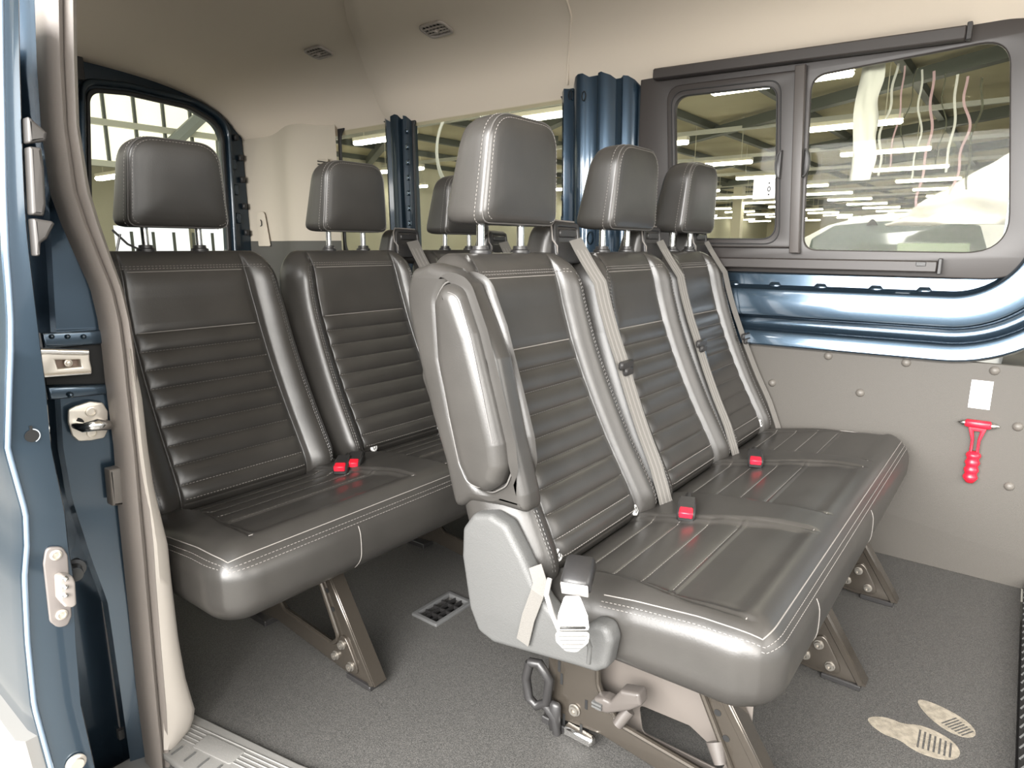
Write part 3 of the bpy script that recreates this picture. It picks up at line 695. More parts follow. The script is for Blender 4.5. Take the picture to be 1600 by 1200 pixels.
for k in range(6): mb = MB(); mb.box((-.0035, 0, -.036+.0145*k), (.003, .034-.003*k*0, .0028), Matrix.Rotation(.15, 3, 'X')); mb.build('louvre_slot', BLACK, lv)
hk = thing('trim_handle', 'beige arched access cover on the rear quarter trim', 'cover', (1.098, 2.66, 1.04))
cut('cover_panel', roundpoly([(-.06, -.10), (.06, -.10), (.06, .09, .04), (-.02, .10, .03)], .01), [], .008, .003, (0, 0, 0), (0, 1, 0), (0, 0, 1), BEIGE, hk)
mb = MB(); mb.tube([(-.008, .01, .05), (-.010, .0, .04), (-.010, .0, .02), (-.008, .015, .015)], .003, 6); mb.build('cover_hook', BLACKP, hk)
# rear doors (inner skins) with glass
rd = thing('door_2', 'dark blue rear door with a large rounded window behind the rear bench', 'door', (0, 0, 0), None, 'structure')
ro = roundpoly([(.150, 0), (1.12, 0), (1.10, 1.66), (1.06, 1.75, .06), (.98, 1.81, .05), (.77, 1.85, .05), (.150, 1.87)], .05, 8)
rh = roundpoly([(.235, .885), (.955, .885), (.975, 1.60, .13), (.80, 1.672, .10), (.50, 1.69, .05), (.312, 1.675, .07)], .05, 10)
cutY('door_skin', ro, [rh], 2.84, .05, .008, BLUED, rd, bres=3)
cc = np.array((.61, 1.28))
def sc(poly, k, dz=0): return [(cc[0]+(x-cc[0])*k, cc[1]+(z-cc[1])*k) for x, z in poly]
cutY('door_inner_frame', sc(rh, 1.13), [sc(rh, 1.06)], 2.80, .04, .012, BLUED, rd, bres=3)
cutY('glass_seal', sc(rh, 1.035), [sc(rh, .985)], 2.812, .02, .005, BLACKR, rd)
cutY('pane', sc(rh, 1.02), [], 2.85, .003, 0, GLASS, rd)
for k, z in enumerate((1.02, 1.17, 1.32, 1.44, 1.55)):
    mb = MB(); mb.box((1.070-.02*(z > 1.5), 2.795, z), (.012, .012, .017), None, .005); mb.build('door_clip', BLACKR, rd, ang=40)
for k, z in enumerate((1.10, 1.26, 1.40)):
    mb = MB(); mb.box((1.025, 2.80, z), (.016, .012, .030), None, .006); mb.build('door_pressing', BLUED, rd, ang=40)
mb = MB(); mb.box((.225, 2.76, 1.76), (.055, .02, .055), None, .006); mb.box((.20, 2.75, 1.66), (.03, .02, .05), None, .006); mb.build('door_catch', BLACKP, rd, ang=40)
mb = MB(); mb.tube([(.335, 2.79, 1.02), (.40, 2.79, .95), (.50, 2.79, .90)], .006, 6); mb.tube([(.34, 2.79, .90), (.37, 2.79, 1.0)], .006, 6); mb.build('wiper_arm', BLACKP, rd)
r2 = thing('door_1', 'second rear door hidden behind the door pillar', 'door', (0, 0, 0), None, 'structure')
cutY('door_skin', [(-x+.28, z) for x, z in ro], [[(-x+.28, z) for x, z in rh]], 2.84, .05, .008, BLUED, r2)
cutY('pane', [(-x+.28, z) for x, z in sc(rh, 1.02)], [], 2.85, .003, 0, GLASS, r2)
# near side wall behind the seats (only seen from further round)
struct(cutX('wall_left', rect(.42, 0, 2.86, 1.75), [roundpoly(rect(.62, .92, 1.42, 1.5), .07), roundpoly(rect(1.6, .92, 2.5, 1.5), .07)], -.66, .05, .004, GREIGE))

# headliner: a profile extruded along the van
HP = [(1.170, 1.500), (1.150, 1.520), (1.112, 1.535), (1.085, 1.560), (1.055, 1.60), (1.01, 1.645), (.94, 1.69), (.86, 1.722), (.75, 1.752), (.60, 1.78), (.40, 1.80), (.15, 1.812), (-.15, 1.805), (-.40, 1.77), (-.55, 1.70), (-.63, 1.60), (-.66, 1.50)]
HX = [p[0] for p in HP][::-1]; HZ = [p[1] for p in HP][::-1]
def headz(x): return float(np.interp(x, HX, HZ))
ys = list(np.linspace(-2.0, 2.86, 60)); rings = []
def dens(P, n):
    P = np.array(P); d = np.concatenate([[0], np.cumsum(np.linalg.norm(np.diff(P, axis=0), axis=1))]); s = np.linspace(0, d[-1], n)
    Q = np.stack([np.interp(s, d, P[:, k]) for k in range(2)], 1)
    for _ in range(3): Q[1:-1] = (Q[:-2]+2*Q[1:-1]+Q[2:])/4
    return Q
HD = dens(HP, 60)
def lip(x):  # where the front roof moulding ends
    return float(np.interp(x, [-.66, .1, .45, .62, .80, .95, 1.05, 1.12, 1.2], [.62, .80, 1.05, 1.24, 1.40, 1.52, 1.58, 1.60, 1.60]))
mb = MB()
def shell(off, yfun0, yfun1, ny):
    P = []
    for i in range(ny):
        t = i/(ny-1); row = []
        for k, (x, z) in enumerate(HD):
            a, b = HD[max(k-1, 0)], HD[min(k+1, len(HD)-1)]; n = np.array((-(b[1]-a[1]), b[0]-a[0])); n /= np.linalg.norm(n)
            if n[1] > 0: n = -n
            y = yfun0(x)+(yfun1(x)-yfun0(x))*t; row.append((x+n[0]*off, y, z+n[1]*off))
        P.append(row)
    return P
mb.grid(shell(0, lambda x: -2.4, lambda x: 2.86, 50)); struct(mb.build('ceiling', HEAD, None, True, ang=60))
mb = MB(); A = shell(.014, lambda x: -2.3, lambda x: lip(x)-.012, 50); B = shell(.010, lambda x: lip(x)-.006, lambda x: lip(x)-.004, 2); Cc = shell(-.003, lambda x: lip(x), lambda x: lip(x)+.001, 2)
mb.grid(A+B[:1]+Cc[:1]); struct(mb.build('trim_10', HEAD, None, True, ang=70))
struct(cutZ('trim_11', rect(-.8, -2.4, 1.25, 2.95), [], 1.90, .03, 0, WHITE))   # outer roof
mb = MB(); L = [(x, y, z) for (x, y, z) in [A[0][0]]]
def on_head(x, y, off=.016): 
    z = headz(x); z2 = headz(x+.01); n = np.array((-(z2-z), .01)); n /= np.linalg.norm(n)
    if n[1] > 0: n = -n
    return (x+n[0]*off, y, z+n[1]*off)
mb.tube([on_head(x, np.interp(x, [.3, .9, 1.1], [.20, .42, .56])) for x in np.linspace(.2, 1.10, 40)], .004, 6)
struct(mb.build('trim_12', HEAD, None, True, ang=80))
def ceiling_vent(cx, cy, label):
    z = headz(cx); sl = math.atan2(headz(cx+.05)-headz(cx-.05), .1)
    v = thing('ceiling_vent', label, 'vent', on_head(cx, cy, .018 if cy < 1.2 else .004), 'oval ceiling vents'); v.rotation_euler = (0, -sl, 0)
    fr = roundpoly(rect(-.042, -.062, .042, .062), .028, 8); hl = roundpoly(rect(-.032, -.052, .032, .052), .020, 8)
    cut('vent_bezel', fr, [hl], .010, .003, (0, 0, -.002), (1, 0, 0), (0, 1, 0), GREIGE, v)
    cut('vent_throat', hl, [], .002, 0, (0, 0, .003), (1, 0, 0), (0, 1, 0), BLACK, v)
    for k in range(5):
        mb = MB(); mb.box((0, -.036+.018*k, .001), (.031, .0016, .003)); mb.build('vent_fin', GREIGE, v)
    for k in (-1, 0, 1):
        mb = MB(); mb.box((k*.016, 0, -.0045), (.0026, .051, .0022)); mb.build('vent_slat', GREIGE, v)
    mb = MB(); mb.box((0, 0, -.009), (.008, .006, .005), None, .002); mb.build('vent_tab', GREIGE, v, ang=40)
ceiling_vent(.795, .94, 'oval air vent in the beige ceiling in front of the curved seam')
ceiling_vent(.76, 1.60, 'oval air vent in the darker ceiling behind the curved seam')
lt = cut('ceiling_lamp_edge', roundpoly(rect(-.25, 1.30, -.09, 1.44), .02), [], .016, .005, (0, 0, 1.794), (1, 0, 0), (0, 1, 0), BEIGE); tag(lt, 'beige recessed lamp housing in the ceiling above the open doorway', 'ceiling lamp')
# floor vent
fv = thing('floor_vent', 'dark rectangular grille set into the floor between the benches', 'vent', (.032, .225, 0))
cutZ('vent_frame', roundpoly(rect(-.072, -.045, .072, .045), .004), [rect(-.060, -.034, .060, .034)], .001, .012, .002, mat('vent_frame_grey', (.10, .10, .10), .45), fv)
mb = MB(); mb.box((0, 0, -.030), (.062, .036, .002)); mb.build('vent_well', BLACK, fv)
for k in range(3): mb = MB(); mb.box((-.030+.030*k, 0, -.004), (.0022, .034, .005)); mb.build('vent_bar', BLACKP, fv)
for k in range(2): mb = MB(); mb.box((0, -.011+.022*k, -.003), (.060, .0018, .005)); mb.build('vent_bar', BLACKP, fv)
# step sill plates
sl = thing('step_sill', 'pale grey ribbed plastic sill plate at the bottom left of the doorway', 'sill', (0, 0, 0))
cutZ('sill_plate', roundpoly([(-.585, .378), (-.524, .056), (-.43, -.30), (-.37, -.985), (-.50, -.985), (-.62, -.2), (-.655, .10), (-.672, .33), (-.66, .385)], .012), [], .004, .014, .004, SILLM, sl)
cutZ('sill_step', [(-.655, .36), (-.63, .06), (-.56, -.30), (-.50, -.985), (-.70, -.985), (-.76, -.2), (-.755, .36)], [], -.045, .05, .008, SILLM, sl)
d = np.array((.07, -.33)); d /= np.linalg.norm(d); nn = np.array((-d[1], d[0]))
mb = MB()
for k in range(5):
    p0 = np.array((-.600-.009*k, .33)); p1 = p0+d*.50; mb.tube([(p0[0], p0[1], .0115), (p1[0], p1[1], .0115)], .0016, 5)
mb.build('sill_rib', SILLM, sl)
mb = MB()
for k in range(9):
    p = np.array((-.652, .30))+d*(.035*k); mb.tube([(p[0]+.008, p[1], .012), (p[0]-.014, p[1]-.004, .012), (p[0]-.018, p[1]-.004, -.010)], .0022, 5)
mb.build('sill_notch', GREYP, sl)
cut('sill_emblem_plate', roundpoly(rect(-.018, -.05, .018, .05), .006), [], .003, .001, (-.598, .205, .012), (nn[0], nn[1], 0), (d[0], d[1], 0), SILLM, sl)
fs = thing('front_step_trim', 'black ribbed trim rail along the right edge of the floor', 'trim rail', (0, 0, 0))
mb = MB(); mb.tube([(.10, -1.03, .012), (1.10, -1.03, .012)], .042, 16); mb.build('trim_rail', BLACKP, fs, ang=60)
mb = MB()
for k in range(26): mb.tube([(.22+.034*k, -1.03+.043*math.cos(w), .012+.043*math.sin(w)) for w in np.linspace(.3, 2.8, 8)], .0025, 5)
tag(mb.build('rail_ribs', GREYP, fs), kind='stuff')
# wall fittings
rv = [(-.423, .608), (-.636, .610), (-.848, .611), (-.524, .503), (-.918, .463), (-.921, .291), (-.10, .61), (-.26, .50)]
wh = ['dome rivet under the blue band, the closest of its row to the bench', 'dome rivet in the middle of the row under the blue band', 'dome rivet directly above the white label', 'lone dome rivet on the grey panel between the bench and the label', 'dome rivet beside the red hammer head', 'dome rivet beside the red hammer grip', 'dome rivet hidden behind the far backrest, higher one', 'dome rivet hidden behind the far backrest, lower one']
for (y, z), s in zip(rv, wh):
    mb = MB(); mb.lathe((WX, y, z), (-1, 0, 0), [(-.002, .013), (.001, .0125), (.004, .011), (.007, .008), (.009, .004), (.0095, .001)], 18); tag(mb.build('panel_rivet', mat('rivet_grey', (.11, .10, .088), .5), ang=60), s, 'rivet', 'dome rivets on the side panel')
lb = cutX('wall_label', rect(-.850, .500, -.800, .580), [], WX-.0008, .0010, 0, PAPER); tag(lb, 'blank white label on the grey panel above the red hammer', 'label')
hm = thing('emergency_hammer', 'red emergency hammer clipped to the grey side panel', 'hammer', (WX-.012, -.830, .36))
mb = MB(); mb.box((0, 0, .098), (.012, .031, .010), None, .004); mb.build('hammer_head', RED, hm, ang=50)
for s in (-1, 1): mb = MB(); mb.lathe((0, s*.030, .098), (0, s, 0), [(0, .009), (.006, .009), (.018, .001)], 12); mb.build('steel_tip', CHROME, hm, ang=40)
cut('hammer_neck', [(-.022, .09), (.022, .09), (.011, .05), (.0115, 0), (-.0115, 0), (-.011, .05)], [[(-.008, .078), (.008, .078), (.0045, .055), (.0045, .018), (-.0045, .018), (-.0045, .055)]], .012, .003, (0, 0, 0), (0, 1, 0), (0, 0, 1), RED, hm)
mb = MB(); mb.lathe((0, 0, .012), (0, 0, -1), [(-.006, .010)]+[(k*.0055, .0165+.0022*math.sin(k*1.6)) for k in range(15)]+[(.086, .010)], 16); mb.build('hammer_grip', RED, hm, ang=60)
# shoe prints
def print_shape(c, ang, L, w, sole):
    pts = []
    for k in range(40):
        t = k/40*2*math.pi; x = math.cos(t)*L/2; y = math.sin(t)*w/2*(1+.25*math.cos(t)-(.25 if sole else 0)*math.exp(-((math.cos(t)+.25)/.25)**2))
        pts.append((c[0]+x*math.cos(ang)-y*math.sin(ang), c[1]+x*math.sin(ang)+y*math.cos(ang)))
    return pts
def shoeprint(c, ang, L, w, sole, label):
    pr = print_shape(c, ang, L, w, sole); holes = []
    for k in range(7):
        t = .06+.055*k; x = L*t
        for s in (0,):
            a = w*.36*(1-t*.6); q = [(x, -a), (x+.0035, -a), (x+.0035, a), (x, a)]
            holes.append([(c[0]+X*math.cos(ang)-Y*math.sin(ang), c[1]+X*math.sin(ang)+Y*math.cos(ang)) for X, Y in q])
    o = cutZ('shoe_print', pr, holes, .0006, .0004, 0, DUST); tag(o, label, 'shoe print', 'dusty shoe prints')
a1 = at(1356, 1124, 2, 0); a2 = at(1500, 1178, 2, 0); b1_ = at(1436, 1094, 2, 0); b2_ = at(1520, 1152, 2, 0)
for p, q, w, s, lab in ((a1, a2, .085, True, 'longer pale dusty shoe print on the dark floor, nearer the bench legs'), (b1_, b2_, .062, False, 'shorter pale dusty shoe print on the floor, nearer the black ribbed rail')):
    d_ = q[:2]-p[:2]; shoeprint((p[:2]+q[:2])/2, math.atan2(d_[1], d_[0]), np.linalg.norm(d_), w, s, lab)

# ================================================================ DOORWAY PILLAR AND OPEN SLIDING DOOR (left edge)
YS = [-60, 0, 100, 200, 300, 350, 400, 450, 500, 550, 600, 700, 800, 850, 900, 1000, 1100, 1200, 1290]
cB = [30, 32, 33, 36, 40, 43, 48, 54, 60, 66, 73, 82, 103, 108, 116, 120, 128, 150, 165]
cC = [60, 62, 65, 72, 85, 103, 125, 148, 160, 167, 172, 185, 192, 197, 202, 212, 222, 235, 246]
cD = [117, 117, 118, 121, 138, 153, 170, 188, 200, 207, 212, 222, 235, 240, 243, 250, 258, 262, 266]
cA = [4, 5, 6, 8, 10, 12, 14, 18, 21, 21, 19, 16, 44, 46, 42, 47, 57, 84, 100]
def col(c, y): return float(np.interp(y, YS, c))
# rubber door seal: a two-lobed strip, cross-section bulging to the doorway
fine = list(np.linspace(-60, 1290, 90))
rings = []
for y in fine:
    c0, c1 = col(cC, y), col(cD, y); ring = []
    for t, d in ((0, .0), (.02, -.012), (.12, -.026), (.30, -.032), (.46, -.026), (.52, -.016), (.58, -.024), (.74, -.028), (.90, -.020), (1, -.004), (1, .02), (0, .02)):
        p = at(c0+(c1-c0)*t, y, 1, .30); ring.append((p[0], .30+d, p[2]))
    rings.append(ring)
mb = MB(); mb.loft(rings); se = mb.build('door_seal', RUBBER, None, ang=60); tag(se, 'grey rubber door seal running down the edge of the doorway', 'door seal')
# painted jamb behind it, with a facet break
brk = lambda y: float(np.interp(y, [-60, 500, 600, 700, 780, 870, 940, 1000, 1100, 1200, 1290], [50, 82, 88, 94, 108, 137, 163, 172, 186, 200, 210]))
rings = []
for y in fine:
    c0, c1 = col(cB, y)-22, col(cC, y)+14; b = brk(y); ring = []
    dep = float(np.interp(y, [-60, 500, 620, 760, 800, 860, 1290], [.41, .41, .395, .395, .40, .43, .43]))
    for x, yy in ((c0, dep), (b-4, dep), (b+5, .345), (c1-20, .335), (c1, .330)):
        p = at(x, y, 1, yy); ring.append(tuple(p))
    q = ring[-1]; r0 = ring[0]; ring.append((q[0], .46, q[2])); ring.append((r0[0], .46, r0[2])); rings.append(ring)
mb = MB(); mb.loft(rings); jb = mb.build('trim_13', BLUE, None, ang=28); struct(jb)
# stepped flanges across the jamb with the contact recess
def onplane(px, y): return [(float(at(x, v, 1, y)[0]), float(at(x, v, 1, y)[2])) for x, v in px]
f1 = cutY('jamb_flange', onplane([(62, 520), (160, 514), (163, 536), (66, 545)], .325), [], .325, .02, .004, BLUE); tag(f1, 'blue lipped flange with three rivets above the steel contact', 'flange', None, 'structure')
for px in (81, 106, 131):
    p = at(px, 526, 1, .313); mb = MB(); mb.lathe(p, (0, -1, 0), [(0, .004), (.002, .0035), (.003, .001)], 12); mb.build('flange_rivet', BLUED, f1, ang=60)
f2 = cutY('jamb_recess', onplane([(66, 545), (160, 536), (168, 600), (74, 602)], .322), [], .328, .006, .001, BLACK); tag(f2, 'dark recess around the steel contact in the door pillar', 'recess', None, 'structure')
ct = thing('door_contact', 'bright steel contact housing in the recess of the door pillar', 'door contact', (0, 0, 0))
cutY('contact_body', onplane([(60, 545), (137, 546), (138, 562), (141, 575), (141, 583), (62, 590)], .312), [onplane([(84, 562), (122, 561), (124, 572), (88, 575)], .312)], .312, .016, .003, DULLS, ct)
cutY('contact_recess', onplane([(82, 560), (124, 559), (126, 574), (86, 577)], .318), [], .317, .003, 0, mat('brown_contact', (.16, .11, .08), .5), ct)
p = at(106, 567, 1, .312); mb = MB(); mb.lathe(p, (0, -1, 0), [(0, .006), (.003, .006), (.0035, .0045), (.0015, .0042)], 16); mb.lathe(p, (0, -1, 0), [(0, .003), (.0045, .003), (.005, .001)], 12); mb.build('contact_pin', DULLS, ct, ang=40)
mb = MB(); a = at(60, 548, 1, .300); b = at(137, 550, 1, .300); mb.tube([a, b], .005, 10); a = at(68, 587, 1, .302); b = at(141, 582, 1, .302); mb.tube([a, b], .003, 8); mb.build('contact_roll', CHROME, ct, ang=60)
f3 = cutY('lower_flange', onplane([(72, 604), (165, 600), (168, 616), (76, 625)], .322), [], .325, .016, .005, BLUE); tag(f3, 'blue lipped flange between the steel contact and the striker plate', 'flange', None, 'structure')
p = at(110, 617, 1, .314); mb = MB(); mb.lathe(p, (0, -1, 0), [(0, .005), (.003, .004), (.005, .001)], 12); mb.build('flange_rivet', BLUE, f3, ang=60)
sk = thing('striker_plate', 'pale steel striker plate with rounded corners on the door pillar', 'striker plate', (0, 0, 0))
cutY('plate', roundpoly(onplane([(106, 640), (118, 634), (140, 627), (160, 629), (168, 642), (168, 672), (162, 684), (142, 688), (122, 689), (112, 680), (106, 660)], .325), .006), [], .325, .006, .002, DULLS, sk)
mb = MB(); a, b = at(118, 664, 1, .322), at(160, 660, 1, .322); m1 = (a+b)/2
mb.tube([a, a+np.array((.002, -.028, 0)), m1+np.array((0, -.034, .004)), b+np.array((-.002, -.028, 0)), b], [.007, .008, .010, .008, .007], 12); mb.build('striker_loop', CHROME, sk, ang=60)
mb = MB(); mb.cyl(at(121, 662, 1, .321), at(121, 662, 1, .3205), .010, 16); mb.build('striker_painted_shadow', BLACK, sk)  # flat black disc painted in as shade on the plate
for px, py in ((142, 643), (144, 676)):
    p = at(px, py, 1, .322); mb = MB(); mb.lathe(p, (0, -1, 0), [(0, .0085), (.003, .0085), (.0035, .006), (.001, .0055)], 16); mb.build('striker_screw', DULLS, sk, ang=40)
sb_ = cutY('seal_buffer', roundpoly(onplane([(167, 733), (188, 728), (192, 786), (172, 789)], .31), .002), [], .312, .026, .004, mat('buffer_rubber', (.09, .08, .07), .55)); tag(sb_, 'dark grey rubber buffer on the pillar beside the seal below the striker', 'buffer')
bp = at(118, 886, 1, .33)
mb = MB(); mb.lathe(bp, (-.35, -1, .05), [(-.02, .009), (.0, .009), (.004, .016), (.008, .016), (.009, .010), (.03, .0095), (.031, .012), (.036, .012), (.037, .004)], 18); tag(mb.build('stop_bolt', mat('dark_bolt', (.08, .08, .08), .35, metal=.8), ang=40), 'small dark bolt sticking out of the pillar beside the oval contact plate', 'bolt')
# beige trim of the door pillar
rings = []
for y in np.linspace(545, 1172, 40):
    c0 = col(cD, y)-6; c1 = float(np.interp(y, [545, 620, 700, 760, 800, 850, 900, 1000, 1060, 1110, 1135, 1172], [206, 222, 231, 240, 250, 262, 267, 279, 290, 305, 300, 272])); ring = []
    for t, dy in ((0, .30), (0.05, .275), (.4, .270), (.9, .278), (1, .292), (1.0, .34), (0, .34)):
        p = at(c0+(c1-c0)*t, y, 1, dy); ring.append((p[0], dy, p[2]))
    rings.append(ring)
mb = MB(); mb.loft(rings); tr = mb.build('pillar_trim', mat('pillar_beige', (.36, .33, .295), .55), None, ang=50); tag(tr, 'narrow beige plastic trim strip beside the rubber door seal', 'pillar trim')
struct(cutY('trim_14', [(-.70, -.05), (-.628, -.05), (-.628, 1.9), (-.70, 1.9)], [], .52, .10, .01, GREIGE))

# sliding door, slid open along the outside: its leading edge faces us
sd = thing('sliding_door', 'open sliding door in blue metallic paint cut off by the left edge of the photo', 'sliding door', (0, 0, 0))
DY = .15
rings = []
for y in list(np.linspace(-60, 2400, 160)):
    a = at(col(cA, y), y, 1, DY); b = at(col(cB, y), y, 1, DY)
    rings.append([(a[0], DY, a[2]), (b[0]-.002, DY, b[2]), (b[0], DY+.004, b[2]), (b[0]-.004, DY+.05, b[2]), (a[0]+.028, DY+.07, a[2]), (a[0]+.02, 1.40, a[2]), (a[0]-.012, 1.40, a[2]), (a[0]-.012, DY+.03, a[2]), (a[0]-.007, DY+.004, a[2])])
mb = MB(); mb.loft(rings); mb.build('door_panel', BLUE, sd, ang=30)
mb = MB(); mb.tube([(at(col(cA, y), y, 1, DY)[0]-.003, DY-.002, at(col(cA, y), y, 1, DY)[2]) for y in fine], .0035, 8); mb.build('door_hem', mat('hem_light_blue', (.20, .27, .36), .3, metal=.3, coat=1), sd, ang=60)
P0 = lambda px, y=DY: onplane(px, y)
cutY('contact_plate', roundpoly(P0([(70, 853), (96, 853), (104, 866), (110, 960), (104, 976), (88, 979), (76, 970), (66, 880)]), .012, 8), [], DY-.003, .006, .002, mat('plate_grey', (.20, .18, .17), .4, metal=.3), sd)
for px, py in ((87, 867), (96, 960)):
    p = at(px, py, 1, DY-.006); mb = MB(); mb.lathe(p, (0, -1, 0), [(0, .0075), (.002, .0075), (.003, .005), (.001, .0045), (.001, .002), (.002, .002)], 18); mb.build('plate_screw', DULLS, sd, ang=40)
cb = cutY('contact_block', roundpoly(P0([(82, 896), (90, 892), (104, 893), (108, 902), (110, 936), (104, 941), (92, 940), (84, 930)]), .005), [], DY-.014, .022, .003, mat('block_grey', (.30, .27, .25), .35, metal=.3), sd)
for py in (904, 917, 930):
    p = at(102, py, 1, DY-.026); mb = MB(); mb.lathe(p, (0, -1, 0), [(-.002, .0035), (.003, .0033), (.005, .0015)], 12); mb.build('contact_pin', CHROME, cb, ang=60)
p = at(50, 681, 1, DY-.001); mb = MB(); mb.lathe(p, (0, -1, 0), [(0, .0085), (.0008, .0085)], 24); mb.box(p+np.array((0, -.0006, .010)), (.0016, .0005, .004)); mb.build('guide_hole', BLACK, sd)
mb = MB(); mb.tube([p+np.array((.009*math.cos(w), 0, .009*math.sin(w))) for w in np.linspace(-1.2, 1.7, 16)], .0009, 5); mb.build('hole_rim', mat('rim_pale', (.5, .55, .6), .3), sd)
p = at(118, 1192, 1, DY-.002); mb = MB(); mb.lathe(p, (0, -1, 0), [(0, .014), (.003, .014), (.005, .010), (.008, .009), (.008, .004)], 20); mb.build('plate_screw', DULLS, sd, ang=40)
rings = []
for y in np.linspace(1148, 2380, 30):
    a = at(col(cA, y), y, 1, DY)
    rings.append([(a[0]-.022, DY+.006, a[2]), (a[0]-.004, DY+.006, a[2]), (a[0]-.004, 1.39, a[2]), (a[0]-.030, 1.39, a[2]), (a[0]-.030, DY+.02, a[2])])
mb = MB(); mb.loft(rings); mb.build('door_cladding', mat('cladding_grey', (.17, .165, .155), .6), sd, ang=30)
for nm, px in (('edge_wedge', [(36, 181), (68, 209), (66, 222), (38, 226)]), ('edge_buffer', [(39, 230), (59, 232), (63, 262), (66, 322), (63, 338), (44, 336)]), ('edge_wedge', [(45, 341), (76, 346), (80, 350), (68, 373), (58, 380), (57, 400), (50, 400)])):
    cutY(nm, roundpoly(P0(px), .003), [], DY-.004, .024, .004, mat('wedge_rubber', (.05, .046, .043), .5), sd)

# ================================================================ THE HALL OUTSIDE
RZ = 4.1
hr = cutZ('hall_roof', [(1.6, -14), (60, -14), (60, 40), (1.6, 40)], [], RZ, .1, 0, ROOFM); tag(hr, 'sheet roof of the hall seen through the side windows', 'roof', None, 'structure')
hf = cutZ('hall_floor', rect(-30, -30, 60, 40), [], -.75, .1, 0, CONC); tag(hf, 'concrete floor of the hall outside', 'ground', None, 'structure')
hw = cutX('hall_far_wall', rect(-14, -.75, 40, RZ), [], 60, .1, 0, mat('far_wall_cladding', (.55, .51, .38), .8)); tag(hw, 'far wall of the hall beyond the rows of lamps', 'wall', None, 'structure')
n = 0
def lamp(x, y, L, z, label):
    f = thing('strip_lamp', label, 'strip lamp', (x, y, z), 'strip lamps under the hall roof')
    if 'm' not in lamp.__dict__:
        mb = MB(); mb.box((0, 0, .05), (.07, 1, .035)); a = mb.build('lamp_body', CREAM, f); mb = MB(); mb.tube([(0, 0, .07), (0, 0, RZ-.05-z)], .008, 6); rod = mb.build('drop_rod', CREAM, f); mb = MB(); mb.box((0, 0, -.02), (.08, .99, .038), None, .025); b = mb.build('lamp_tube', TUBE, f); lamp.m = (a.data, b.data, rod.data)
        cs = [a, b]; rod.location = (0, -.6, 0); link('drop_rod', rod.data, None, f, False, (0, .6, 0))
    else: cs = [link('lamp_body', lamp.m[0], None, f, False), link('lamp_tube', lamp.m[1], None, f, False)]; link('drop_rod', lamp.m[2], None, f, False, (0, -.6, 0)); link('drop_rod', lamp.m[2], None, f, False, (0, .6, 0))
    for c_ in cs: c_.scale = (1, L/2, 1)
    return f
spots = []
for i in range(0, 13):
    for j in range(-1, 10):
        x, y = 8.0+3.85*i, 1.93+3.72*j
        # keep those that the windows show
        if y < -1 + (x-8)*-.02 or y/x > 1.55: continue
        spots.append((x, y, i, j))
ordi = ['nearest', 'second', 'third', 'fourth', 'fifth', 'sixth', 'seventh', 'eighth', 'ninth', 'tenth', 'eleventh', 'twelfth', 'thirteenth', 'fourteenth']
for x, y, i, j in spots:
    lamp(x, y, 1.75, 3.0, '%s strip lamp from the front in the %s row beyond the side windows' % (ordi[j+1], ordi[i]))
lamp(5.1, 14.5, 1.75, 2.38, 'lone strip lamp hanging low behind the glazed gable, seen beside the rear headrest')
# roof steel: purlins, rafters, braces, rods
def beam(a, b, w, h, label, m=BEAMM, g='roof beams'):
    a = np.array(a, float); b = np.array(b, float); d = b-a; L = np.linalg.norm(d); d /= L; u = np.array((0, 0, 1.)); s = np.cross(d, u); s /= np.linalg.norm(s); u = np.cross(s, d)
    mb = MB(); mb.box((a+b)/2, (w/2, L/2, h/2), np.stack([s, d, u], 1)); mb.add([], []); o = mb.build('roof_brace', m); tag(o, label, 'beam', g, 'structure'); return o
for k in range(18): beam((1.8, -6+2.4*k, RZ-.14), (58, -6+2.4*k, RZ-.14), .14, .16, 'dark roof purlin of the hall running away from the van')
for k in range(8):
    beam((5.5+5*k, -8, RZ-.35), (5.5+5*k, 38, RZ-.35), .10, .10, 'long pale pipe hung under the hall roof', mat('pipe_pale', (.45, .45, .38), .5), 'roof pipes')
for k in range(9):
    beam((4+5.4*k, -4, RZ-.25), (15+5.4*k, 12, RZ-.25), .22, .22, 'diagonal steel brace under the hall roof')
    beam((4+5.4*k, 10, RZ-.25), (15+5.4*k, 26, RZ-.25), .22, .22, 'diagonal steel brace under the hall roof')
for k in range(6): beam((7.0, -.6+2.2*k, 3.05), (7.0, -.6+2.2*k+.001, RZ), .03, .03, 'thin drop rod under the hall roof', mat('pipe_pale', (.45, .45, .38), .5), 'drop rods')
for x_, y_, w_, lab in ((31, 10.43, .21, 'cream painted column of the hall seen through the sliding pane'), (40, 11.1, .2, 'faint column of the hall right of the cream one')):
    o = cutZ('hall_column', rect(x_-w_, y_-w_, x_+w_, y_+w_), [], (RZ-.75)/2, RZ+.75, .0, CREAM); tag(o, lab, 'column', None, 'structure')
